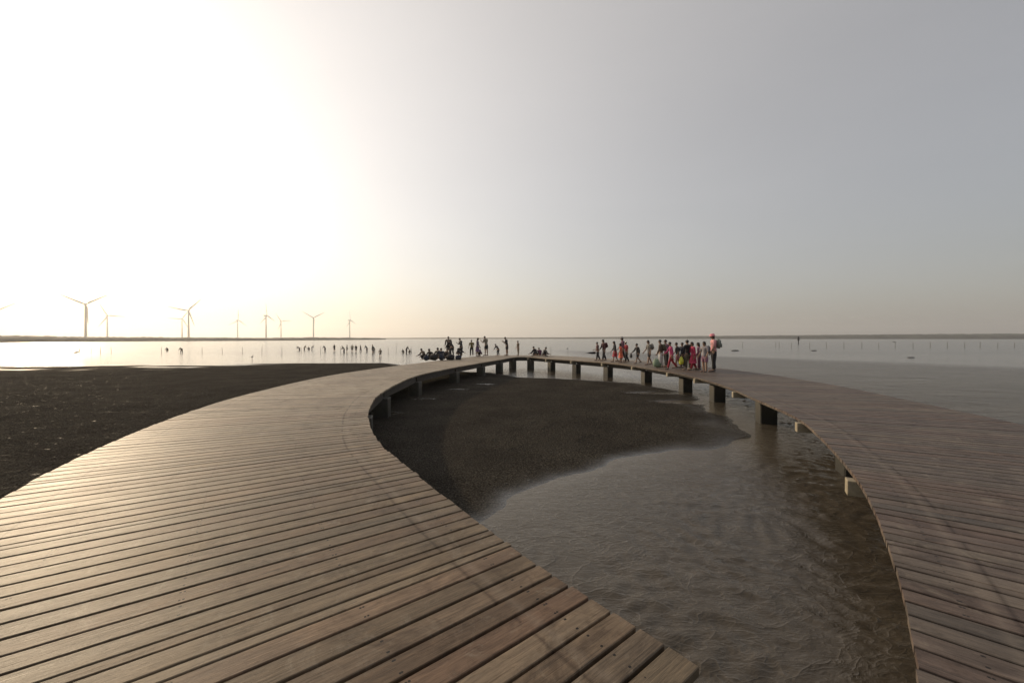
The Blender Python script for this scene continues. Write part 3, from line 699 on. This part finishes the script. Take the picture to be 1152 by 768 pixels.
        for sx in (-1, 1): tube(bm, [shl + Vector((sx * .06 * h, 0, 0)) + back * .07 * h + tdir * .02 * h, shl + Vector((sx * .07 * h, 0, 0)) + tdir * .05 * h, chest + Vector((sx * .065 * h, 0, 0)) - back * .068 * h, waist + Vector((sx * .07 * h, 0, 0)) + back * .07 * h], [(.012 * h, .008 * h)] * 4, 6)
        bm_obj('backpack', bm, pack, root_, True)
    mw = Matrix.Translation(Vector((x, y, EYE - H - sink))) @ Matrix.Rotation(R(rz), 4, 'Z')
    return root_, [mw @ aa[4] for aa in arms]
DARK = cm('cloth_charcoal', (.030, .027, .030)); NAVY = cm('cloth_navy', (.022, .026, .045)); MAR = cm('cloth_maroon', (.075, .018, .024)); GREY = cm('cloth_grey', (.16, .15, .14))
PINK = cm('cloth_magenta', (.34, .035, .12)); RED = cm('cloth_red', (.27, .022, .035)); ORG = cm('cloth_orange', (.62, .13, .07)); MAUVE = cm('cloth_mauve', (.26, .13, .18))
OLIVE = cm('cloth_olive', (.09, .08, .05)); WHITE = cm('cloth_white', (.62, .60, .57)); PALEP = cm('cloth_pale_pink', (.62, .30, .30)); PLUM = cm('cloth_plum', (.11, .04, .075)); BROWN = cm('cloth_brown', (.13, .09, .065)); BLACKC = cm('cloth_black', (.014, .013, .015))
TAN = cm('cloth_khaki', (.22, .17, .11)); TEAL = cm('cloth_grey_green', (.12, .16, .13)); ROSE = cm('cloth_rose', (.42, .14, .18))
G1 = 'visitors walking in a line along the right arm of the boardwalk'
# name px, feet y, height, pose, heading (0 = away from the camera, 90 = towards the left)
person(672.5, 405.5, 1.22, 'carry', 90, 'child in maroon leading the line, holding a dark folded umbrella level', MAR, DARK, group=G1)
_, hands1 = None, None
person(679.5, 405.8, 1.40, 'walk', 100, 'second in the line, tall child in dark maroon jacket behind the one with the umbrella', cm('cloth_wine', (.055, .014, .020)), DARK, group=G1, pack=MAR, sleeve=1, hair='bob')
person(692, 407, 1.30, 'walk', 80, 'child in dark top and red skirt, long hair, walking left of the orange dress', DARK, None, group=G1, skirt=RED, hair='long', sleeve=1)
person(701, 406.4, 1.58, 'walk', 85, 'adult in plum top with greyish hat, behind the child in the orange dress', PLUM, DARK, group=G1, hat=cm('straw_grey', (.30, .27, .24)), sleeve=1, hair='bob')
person(698.5, 408, 1.15, 'stand', 70, 'small child in bright orange dress', ORG, None, group=G1, skirt=ORG, hair='bob')
person(705, 407.6, 1.28, 'walk', 95, 'child in red shirt and black trousers, right beside the orange dress', RED, BLACKC, group=G1)
_, hb = person(717.5, 409, 1.18, 'stride', 100, 'child in dark clothes walking alone and swinging a dark bag forward', BLACKC, DARK, 'shorts', group=G1, sleeve=1)
person(730.5, 410.5, 1.38, 'walk', 92, 'child in shorts with a checked grey backpack, walking alone', GREY, DARK, 'shorts', group=G1, pack=cm('checked_grey', (.24, .22, .19)), hair='bob')
person(743.5, 413.5, 1.40, 'stand', 60, 'child in brown top and white trousers at the head of the dense cluster', BROWN, WHITE, group=G1, sleeve=1, pack=OLIVE)
person(749.5, 413, 1.40, 'stand', 100, 'child in plum purple top between brown and pink tops', cm('cloth_purple', (.09, .04, .08)), DARK, group=G1, sleeve=1)
person(755.5, 415.5, 1.33, 'stride', 80, 'child in magenta top and red trousers striding with legs apart', PINK, RED, group=G1, sleeve=1, build=1.12)
person(762.5, 414, 1.28, 'walk', 75, 'child in charcoal top and pale rose shorts, just right of the magenta top', DARK, ROSE, 'shorts', group=G1)
person(768, 413.6, 1.26, 'stand', 120, 'child in navy jacket half hidden in the middle of the cluster', NAVY, DARK, group=G1, sleeve=1, pack=DARK)
_, hy = person(774, 416, 1.40, 'stand', 30, 'taller child in black top holding a yellow green bag', BLACKC, OLIVE, group=G1, sleeve=1, hair='short')
person(780, 416.5, 1.32, 'walk', 85, 'child in bright crimson dress and red leggings, right of the yellow bag', cm('cloth_crimson', (.36, .025, .075)), RED, group=G1, skirt=cm('cloth_crimson', (.36, .025, .075)), hair='bob', sleeve=1)
person(786.5, 416, 1.28, 'stand', 70, 'child in mauve top with long dark hair, between crimson dress and grey top', MAUVE, PLUM, group=G1, hair='long', sleeve=1)
person(793, 418.5, 1.34, 'stand', 110, 'child in pale grey top with bare legs, next to the tall adult', cm('cloth_pale_grey', (.24, .22, .23)), MAUVE, 'shorts', group=G1, pack=cm('pack_taupe', (.10, .08, .08)), hair='bob')
person(803, 418, 1.68, 'stand', 75, 'adult in pink sun hat, pale pink shirt and black trousers, last in the line', PALEP, BLACKC, group=G1, hat=cm('hat_pink', (.72, .26, .30)), pack=cm('pack_grey_green', (.20, .22, .19)), hair='bob')
G2 = 'visitors resting and standing at the far bend of the boardwalk'
person(489.5, 401.3, 1.45, 'sit', 150, 'leftmost seated person of the huddle on the deck edge, dark jacket', DARK, BLACKC, group=G2, sleeve=1, loc=(-5.55, 27.6))
person(494, 400.4, 1.55, 'sit', 40, 'seated person in brown, higher head in the huddle on the deck edge', OLIVE, DARK, group=G2, sleeve=1, loc=(-5.15, 28.4))
person(499.5, 400.9, 1.5, 'sit', -60, 'seated person facing right at the right end of the huddle', BROWN, BLACKC, group=G2, sleeve=1, loc=(-4.75, 28.2))
person(497, 400.9, 1.5, 'sit', 10, 'seated person in navy at the centre of the huddle', NAVY, BLACKC, group=G2, sleeve=1, loc=(-4.95, 27.9))
person(487, 401.5, 1.3, 'squat', 130, 'small squatting figure at the very left of the huddle', BROWN, BLACKC, group=G2, sleeve=1, loc=(-5.95, 27.45))
person(509, 400.6, 1.5, 'stoop', 60, 'stooping person in black between the huddle and the squatting one', BLACKC, DARK, group=G2, sleeve=1)
person(504.6, 400.2, 1.62, 'stand', 170, 'person in brown standing over the seated huddle', cm('cloth_dark_brown', (.07, .05, .04)), DARK, group=G2, sleeve=1)
person(514.5, 401.0, 1.45, 'squat', -40, 'person in dark clothes squatting between two standing people', BLACKC, DARK, group=G2, sleeve=1)
person(519, 400.3, 1.50, 'look', 120, 'slim person in dark grey raising both hands to the face', cm('cloth_slate', (.06, .06, .065)), DARK, group=G2, sleeve=1)
person(530.6, 400.2, 1.32, 'stand', 30, 'child in black and yellow top beside the long violet skirt', cm('cloth_ochre', (.16, .12, .03)), BLACKC, group=G2)
person(537, 400.6, 1.50, 'stand', -100, 'woman in grey top and long violet skirt', cm('cloth_violet_grey', (.15, .12, .16)), None, group=G2, skirt=cm('cloth_violet', (.12, .07, .15)), hair='long', sleeve=1, build=1.15)
person(541.5, 400.4, 1.15, 'squat', 70, 'small child in violet squatting right of the long skirt', cm('cloth_dusk_violet', (.09, .05, .11)), BLACKC, group=G2, sleeve=1)
person(547, 400.0, 1.68, 'look', 60, 'tall man in pale shirt and dark shorts with head bowed to his hands', cm('cloth_sand', (.22, .20, .15)), BLACKC, 'shorts', group=G2)
person(560.7, 399.9, 1.05, 'stoop', 60, 'little child leaning forward alone in the gap between two adults', DARK, BLACKC, group=G2, sleeve=1)
person(570.3, 399.9, 1.60, 'look', 80, 'man in black shirt and dark shorts with bare calves', BLACKC, DARK, 'shorts', group=G2)
person(583, 400.0, 1.25, 'stand', 110, 'child in tan standing apart above the point of the loop', BROWN, TAN, group=G2)
G3 = 'people sitting on the deck right of the point'
person(603.5, 400.5, 1.55, 'sit', 60, 'leftmost of the trio sitting on the deck, black top', BLACKC, DARK, group=G3, sleeve=1)
person(607.5, 400.2, 1.3, 'sit', 20, 'small child sitting between the two adults right of the point', PLUM, DARK, group=G3, sleeve=1)
person(611, 400.8, 1.45, 'sit', -70, 'rightmost of the trio sitting on the deck, dotted grey top', GREY, DARK, group=G3, sleeve=1)
# waders out on the flat
G4 = 'people wading in the shallows'
wad = [(188.8, 394.5, 1.5, 'squat', 80, 'lone dark figure crouching in bright water, furthest left', BLACKC), (204.3, 397, 1.5, 'bend', 60, 'figure bending in bright water, second from the left', DARK),
 (337, 394.5, 1.5, 'bend', 100, 'bowed wader at the left end of the row of waders', DARK), (342, 394, 1.45, 'stoop', -80, 'stooping wader facing right, second in the row of waders', BROWN),
 (348, 393.6, 1.5, 'squat', 60, 'crouching wader, left one of the close pair below a turbine', BLACKC), (350.6, 393.8, 1.4, 'stoop', -60, 'stooping wader, right one of the close pair below a turbine', NAVY),
 (365.8, 395, 1.5, 'stoop', 70, 'single stooping wader between the pair and the upright wader', DARK), (376.2, 395.3, 1.65, 'stand', 80, 'upright slim wader standing alone', BLACKC),
 (387.3, 396.6, 1.6, 'stoop', 100, 'broad dark wader, left of the darkest pair', BLACKC), (390.2, 396.4, 1.65, 'stand', -60, 'broad dark wader, right of the darkest pair', DARK),
 (396.2, 395.6, 1.6, 'stand', 10, 'slim wader just right of the darkest pair', OLIVE), (400.5, 395.8, 1.55, 'stand', 170, 'slim wader in charcoal, middle of the three slim ones', DARK),
 (405.8, 395.2, 1.5, 'walk', 90, 'wader stepping leftwards, right of the three slim ones', BROWN), (413, 395.3, 1.6, 'stoop', 80, 'wader in navy leaning slightly to the left', NAVY),
 (419.3, 397, 1.75, 'stand', 100, 'tall wader near the right end of the row of waders', BLACKC), (421.2, 396, 1.5, 'stoop', 60, 'small wader tucked beside the tall one', DARK), (427.8, 401, 1.35, 'stand', 30, 'pale slender wader closest to the mud shore', TAN),
 (454.3, 396.9, 1.45, 'squat', 60, 'left crouching figure of the trio near the boardwalk', DARK), (457, 396.9, 1.6, 'stoop', -30, 'taller middle figure of the trio near the boardwalk', BLACKC), (459.6, 396.8, 1.45, 'squat', -60, 'right crouching figure of the trio near the boardwalk', BROWN)]
for px, py, h, po, rz, lab, tp in wad:
    person(px, py, h * .82, po, rz, lab, tp, DARK if tp is not DARK else BLACKC, 'trousers' if po != 'stand' else 'shorts', group=G4, H=EYE, fine=False, bare=True, sleeve=1, sink=.10)
flush_people()
# things in their hands and at their feet
def bag(loc, s, m, label, handle=True):
    r_ = empty('bag', loc, rng.rand() * 3); tag(r_, label, 'bag')
    bm = bmesh.new(); n = 12; rings = []
    for zf, rx, ry in ((-.98, .30, .16), (-.9, .44, .24), (-.6, .52, .30), (-.3, .46, .24), (-.08, .36, .12), (0, .34, .06)):
        rings.append([bm.verts.new((math.cos(2 * PI * i / n) * rx * s * (1 + .06 * math.sin(3 * i)), math.sin(2 * PI * i / n) * ry * s, zf * s - .12 * s)) for i in range(n)])
    for A, B in zip(rings, rings[1:]):
        for i in range(n): bm.faces.new((A[i], A[(i + 1) % n], B[(i + 1) % n], B[i]))
    bm.faces.new(rings[0][::-1]); bm.faces.new(rings[-1]); bm_obj('pouch', bm, m, r_, True)
    bm = bmesh.new(); tube(bm, [(-.26 * s, 0, -.14 * s), (-.14 * s, 0, .0), (.14 * s, 0, .0), (.26 * s, 0, -.14 * s)], [.018 * s] * 4, 6); bm_obj('handle', bm, m, r_, True)
bag(tuple(hy[0]), .36, cm('plastic_lime', (.50, .52, .05), .5), 'yellow green bag hanging from the hand of the child in black')
bag(tuple(hb[1]), .26, BLACKC, 'dark bag swung by the child walking alone')
bx_, by_ = P(739.5, 413.5, HD); bag((bx_, by_, DECK + .50), .42, cm('net_green', (.16, .22, .15), .7), 'greyish green string bag standing on the planks beside the child in white trousers')
ux, uy = P(672.5, 405.5, HD)
r_ = empty('umbrella', (ux - .12, uy + .05, DECK + .50), R(4)); tag(r_, 'dark folded umbrella carried level, its tip pointing left', 'umbrella')
bm = bmesh.new(); tube(bm, [(0, 0, 0), (-.12, 0, .01), (-.42, 0, .0), (-.62, 0, -.01)], [.035, .085, .05, .008], 10); bm_obj('folded_canopy', bm, M['black'], r_, True)
bm = bmesh.new(); tube(bm, [(.16, 0, 0), (0, 0, 0), (-.70, 0, -.01)], [.01] * 3, 6); bm_obj('shaft', bm, M['beam'], r_, True)
# dark heap of packs and wraps that the huddle sits against
heap = [(-5.7, 26.55, .34, 'dark rucksack at the left end of the heap by the huddle'), (-5.25, 26.75, .42, 'tall dark rucksack, second in the heap by the huddle'), (-4.75, 26.95, .40, 'bulging dark rucksack in the middle of the heap by the huddle'), (-4.2, 27.25, .36, 'low dark rucksack right of the middle of the heap'), (-3.7, 27.6, .30, 'small dark rucksack at the right end of the heap')]
for i, (x, y, s, lab) in enumerate(heap):
    r_ = empty('rucksack', (x, y, DECK), rng.rand() * 3); tag(r_, lab, 'rucksack', 'rucksacks heaped on the deck edge')
    bm = bmesh.new(); g = bmesh.ops.create_cube(bm, size=1, matrix=Matrix.Translation((0, 0, s * .5)) @ Matrix.Rotation(.2 * rng.randn(), 4, 'X') @ Matrix.Diagonal((s * 1.5, s * .85, s, 1)))
    bmesh.ops.bevel(bm, geom=list({e for v in g['verts'] for e in v.link_edges}), offset=s * .17, segments=3, affect='EDGES'); bm_obj('sack', bm, M['black'] if i % 2 else NAVY, r_, True)
    bm = bmesh.new(); g = bmesh.ops.create_cube(bm, size=1, matrix=Matrix.Translation((0, -s * .46, s * .38)) @ Matrix.Diagonal((s * .9, s * .22, s * .5, 1)))
    bmesh.ops.bevel(bm, geom=list({e for v in g['verts'] for e in v.link_edges}), offset=s * .08, segments=2, affect='EDGES'); bm_obj('front_pocket', bm, DARK, r_, True)
    bm = bmesh.new(); tube(bm, [(-s * .2, 0, s * .95), (-s * .12, 0, s * 1.12), (s * .12, 0, s * 1.12), (s * .2, 0, s * .95)], [.014] * 4, 6); bm_obj('grab_loop', bm, DARK, r_, True)
# ------------------------------------------------------------------ far shore, wind turbines, stakes
def bank(name, pts, depth, rough_, seed, mat_):
    """a low bank of scrub: pts = (px, base y, top y) in the photograph, resampled with an uneven crest"""
    verts = []; faces = []; n = len(pts); dense = []
    for (a, b0, t0), (b, b1, t1) in zip(pts, pts[1:]):
        k = max(2, int((b - a) / 2.5))
        for i in range(k): f = i / k; dense.append((a + (b - a) * f, b0 + (b1 - b0) * f, t0 + (t1 - t0) * f))
    dense.append(pts[-1])
    for j, (px, by, ty) in enumerate(dense):
        x, y = P(px, by); D = math.hypot(x, y); ux_, uy_ = x / D, y / D
        hgt = EYE + (HY - ty) * y / FPX
        nn_ = float(fbm(np.array([px * .11 + seed]), np.array([seed * 1.0]), 4)[0]) - .45
        hgt = max(.8, hgt * (1 + rough_ * nn_))
        for f, hf in ((0, -.02), (.06, .45), (.22, .85), (.5, 1.0), (1, .8)):
            verts.append((x + ux_ * depth * f, y + uy_ * depth * f, hf * hgt * (1 if hf < 0 else (1 + .15 * rng.randn() * rough_)) if hf > 0 else -.3))
    m5 = 5
    for j in range(len(dense) - 1):
        for i in range(m5 - 1): faces.append((j * m5 + i, (j + 1) * m5 + i, (j + 1) * m5 + i + 1, j * m5 + i + 1))
    return tag(mesh_obj(name, verts, faces, mat_, None, True), kind='structure')
bank('far_shore', [(-420, 386.5, 376.3), (-120, 386, 376.5), (0, 385.3, 377.2), (26, 385, 377.0), (60, 384.5, 378.0), (110, 384.1, 378.6), (180, 383.6, 379.1), (250, 383.3, 379.6), (300, 383, 380), (330, 382.8, 379.6), (352, 382.6, 379.2), (385, 382.3, 379.6), (420, 382.0, 379.8), (434, 381.8, 380.4)], 60, .22, 3.1, M['shore'])
bank('distant_shore', [(425, 381.2, 380.2), (500, 381.1, 379.6), (560, 381.1, 379.7), (640, 381.1, 379.3), (760, 381.1, 377.9), (900, 381.15, 376.6), (1000, 381.2, 375.6), (1152, 381.3, 374.7), (1500, 381.5, 373)], 200, .12, 8.7, M['shore'])
def blade_mesh(L):
    bm = bmesh.new(); rings = []; n = 8
    for f, ch_, th, tw in ((0, .035, .035, 0), (.06, .04, .035, 5), (.16, .085, .022, 18), (.3, .075, .016, 12), (.6, .048, .010, 6), (.9, .025, .005, 2), (1, .008, .003, 0)):
        c, s_ = math.cos(R(tw)), math.sin(R(tw)); ring = []
        for i in range(n):
            a_ = 2 * PI * i / n; x = (math.cos(a_) * .5 + (.18 if f > .1 else 0)) * ch_ * L; y = math.sin(a_) * .5 * th * L
            ring.append(bm.verts.new((x * c - y * s_, x * s_ + y * c, f * L)))
        rings.append(ring)
    for A, B in zip(rings, rings[1:]):
        for i in range(n): bm.faces.new((A[i], A[(i + 1) % n], B[(i + 1) % n], B[i]))
    bm.faces.new(rings[0][::-1]); bm.faces.new(rings[-1])
    me = bpy.data.meshes.new('blade'); bm.normal_update(); bm.to_mesh(me); bm.free(); me.materials.append(M['turbine']); me.polygons.foreach_set('use_smooth', [True] * len(me.polygons)); return me
bmesh_ = blade_mesh(39.0)
bm = bmesh.new(); tube(bm, [(0, 0, 0), (0, 0, 20), (0, 0, 45), (0, 0, 64.5)], [2.2, 1.9, 1.55, 1.25], 16); tower_me = bpy.data.meshes.new('tower'); bm.normal_update(); bm.to_mesh(tower_me); bm.free(); tower_me.materials.append(M['turbine'])
bm = bmesh.new(); tube(bm, [(0, 2.6, 0), (0, 2.0, 0), (0, 0, 0), (0, -4.5, .1), (0, -6.5, .2), (0, -7, .2)], [(.9, .9), (1.7, 1.8), (2.0, 2.1), (1.9, 2.0), (1.3, 1.4), (.5, .5)], 12); nac_me = bpy.data.meshes.new('nacelle'); bm.normal_update(); bm.to_mesh(nac_me); bm.free(); nac_me.materials.append(M['turbine'])
bm = bmesh.new(); tube(bm, [(0, 2.4, 0), (0, 3.2, 0), (0, 4.6, 0), (0, 5.4, 0)], [1.5, 1.75, 1.2, .25], 12); hub_me = bpy.data.meshes.new('hub'); bm.normal_update(); bm.to_mesh(hub_me); bm.free(); hub_me.materials.append(M['turbine'])
turb = [(-4, 350, 155, 20, 'only its drooping blade reaches into the picture, at the far left edge'), (96.5, 342.6, 154, 8, 'tallest turbine, two blades raised in a wide Y'), (120.8, 355.2, 118, 20, 'smaller turbine right of the tallest one, one blade level to the right'),
 (204.9, 358.8, 178, 15, 'shorter turbine of the close pair, partly behind the taller one'), (212.3, 349.6, 168, -12, 'taller turbine of the close pair, one blade steeply up'), (267.4, 360.3, 88, 35, 'small turbine standing alone with one blade straight up'),
 (299.4, 355.3, 98, 55, 'medium slim turbine with a blade pointing almost straight up, next to a short one'), (316.2, 361.6, 126, 30, 'short turbine just right of the medium slim one'), (352.7, 357.6, 150, 15, 'turbine with two raised blades above the wading pair'), (393.5, 360.4, 102, 60, 'rightmost turbine, thin and seen nearly edge on')]
for px, hy_, a0, yaw, lab in turb:
    d = 65.2 * FPX / (HY - hy_); x = (px - CX) / FPX * d
    base = empty('wind_turbine', (x, d, 3.0)); tag(base, lab if 'turbine' in lab else 'wind turbine, ' + lab, 'wind turbine', 'wind turbines on the far shore')
    link(bpy.data.objects.new('tower', tower_me), base)
    face = math.atan2(-x, d) + PI + R(yaw)       # rotor turned towards the viewer, off by its yaw
    for nm, me in (('nacelle', nac_me), ('hub', hub_me)):
        o = link(bpy.data.objects.new(nm, me), base); o.location = (0, 0, 65); o.rotation_euler = (0, 0, face)
    for k in range(3):
        o = link(bpy.data.objects.new('blade', bmesh_), base)
        an_ = R(a0 + 120 * k)
        mt = Matrix.Translation((0, 0, 65)) @ Matrix.Rotation(face, 4, 'Z') @ Matrix.Translation((0, 3.4, 0)) @ Matrix.Rotation(an_ - R(90), 4, 'Y')
        o.matrix_basis = mt
# stakes standing in the shallows
def stake(px, by, h, lab, grp, r=.035, lean=0.0):
    x, y = P(px, by); bm = bmesh.new()
    tube(bm, [(0, 0, -.6), (lean * .5, 0, h * .5), (lean, 0, h)], [r, r * .9, r * .7], 7)
    o = bm_obj('stake', bm, M['stake']); o.location = (x, y, 0); tag(o, lab, 'stake', grp); return o
GR = 'thin stakes standing in the water right of the boardwalk'
ORD = 'first second third fourth fifth sixth seventh eighth ninth tenth eleventh twelfth thirteenth fourteenth fifteenth sixteenth seventeenth eighteenth'.split()
RS = [836, 872, 876, 890, 911, 930, 950, 970, 989, 1008, 1028, 1047, 1066, 1085, 1103, 1122, 1141, 1160]
for i, px in enumerate(RS):
    stake(px + rng.randn() * .4, 391.0 + rng.randn() * .3, 1.35 + rng.randn() * .08, 'thin dark stake, ' + ORD[i] + ' from the left in the even row on the right-hand water', GR, .045, rng.randn() * .04)
GL = 'thin stakes standing in the bright water on the left'
for i, px in enumerate([66.8, 89.4, 102.4, 113, 125, 181.5, 227.2, 250, 272.5, 294.6, 317, 339, 360.6, 383, 436.7, 445.7, 463]):
    stake(px, 397.5 + rng.randn() * .6, .95 + rng.randn() * .1, 'thin pale stake, ' + ORD[i] + ' from the left in the bright water before the turbines', GL, .028, rng.randn() * .03)
stake(619.7, 399, 1.15, 'slim stake rising just beyond the seated trio', None, .022)
o = stake(639, 399.5, 1.05, 'slim stake with a pale rag tied near its top', None, .022)
bm = bmesh.new(); vs = [bm.verts.new(v) for v in ((0, 0, 1.05), (-.06, .01, .98), (-.13, .05, .95), (-.20, .04, .88), (-.17, .0, .80), (-.10, -.02, .84), (-.03, 0, .87))]
f = bm.faces.new(vs); g = bmesh.ops.extrude_face_region(bm, geom=[f]); bmesh.ops.translate(bm, vec=(0, .015, 0), verts=[v for v in g['geom'] if isinstance(v, bmesh.types.BMVert)]); bm_obj('rag', bm, GREY, o)
x, y = P(898.3, 386.5); bm = bmesh.new(); tube(bm, [(0, 0, -.5), (0, 0, 1.2), (0, 0, 1.25), (0, 0, 2.5), (0, 0, 2.55), (0, 0, 3.0)], [.16, .16, .34, .34, .2, .14], 10)
o = bm_obj('marker_post', bm, M['black']); o.location = (x, y, 0); tag(o, 'stout dark marker post standing far out in the water on the right', 'post')
# low dark lumps awash
def rock(px, py, w, hgt, lab):
    x, y = P(px, py); bm = bmesh.new(); bmesh.ops.create_icosphere(bm, subdivisions=3, radius=1)
    for v in bm.verts:
        c = v.co; k_ = .75 + .5 * float(fbm(np.array([c.x * 1.7 + px]), np.array([c.y * 1.7 + c.z]), 3)[0])
        v.co = Vector((c.x * w * k_, c.y * w * .45 * k_, c.z * hgt * k_))
    o = bm_obj('rock', bm, M['stone'], None, True); o.location = (x, y, 0); tag(o, lab, 'rock', None)
rock(827, 394.6, .75, .22, 'long low rock awash just right of the adult in the pink hat')
rock(916, 394.6, .55, .16, 'small low rock awash near the row of stakes')
rock(1025, 402.3, .48, .10, 'flat rock awash on the calm strip beyond the rippled water')
rock(1006, 384.8, 1.0, .35, 'faint far rock near the foot of the distant shore')
# pale birds on the water to the left
def bird(px, py, lab, s=1.0):
    x, y = P(px, py); r_ = empty('wading_bird', (x, y, 0), rng.rand() * 6); tag(r_, lab, 'bird', 'pale birds on the water')
    bm = bmesh.new(); tube(bm, [(0, -.30 * s, .28 * s), (0, -.16 * s, .30 * s), (0, 0, .33 * s), (0, .14 * s, .36 * s), (0, .20 * s, .46 * s), (0, .17 * s, .56 * s), (0, .22 * s, .62 * s), (0, .28 * s, .61 * s)], [.012, .07 * s, .10 * s, .065 * s, .03 * s, .022 * s, .035 * s, .02 * s], 8); bm_obj('body', bm, GREY, r_, True)
    bm = bmesh.new(); tube(bm, [(0, .28 * s, .61 * s), (0, .40 * s, .58 * s)], [.012, .004], 6); bm_obj('bill', bm, M['stake'], r_)
    for sx in (-1, 1):
        bm = bmesh.new(); tube(bm, [(sx * .03, 0, -.05), (sx * .03, .02, .26 * s)], [.008, .01], 6); bm_obj('leg', bm, M['stake'], r_)
bird(86, 399.5, 'pale bird in the brightest water on the far left', 1.2); bird(283.5, 404, 'pale bird near the mud edge left of the waders', .8); bird(446.5, 388, 'tiny far bird above the trio of crouching figures', 1.4)
# ------------------------------------------------------------------ the air
HX = 4020; bm = bmesh.new(); box(bm, (0, (4010 - 610) / 2, 60 - 1.5), (2 * HX, 4620, 123))
hz = bm_obj('haze', bm); tag(hz, kind='stuff')
m = bpy.data.materials.new('haze_air'); m.use_nodes = True; t = m.node_tree; t.nodes.clear()
pv = N(t, 'ShaderNodeVolumePrincipled'); pv.inputs['Density'].default_value = HAZE; pv.inputs['Color'].default_value = (.96, .95, .93, 1); pv.inputs['Anisotropy'].default_value = .55
ou = N(t, 'ShaderNodeOutputMaterial'); t.links.new(pv.outputs[0], ou.inputs['Volume']); hz.data.materials.append(m)
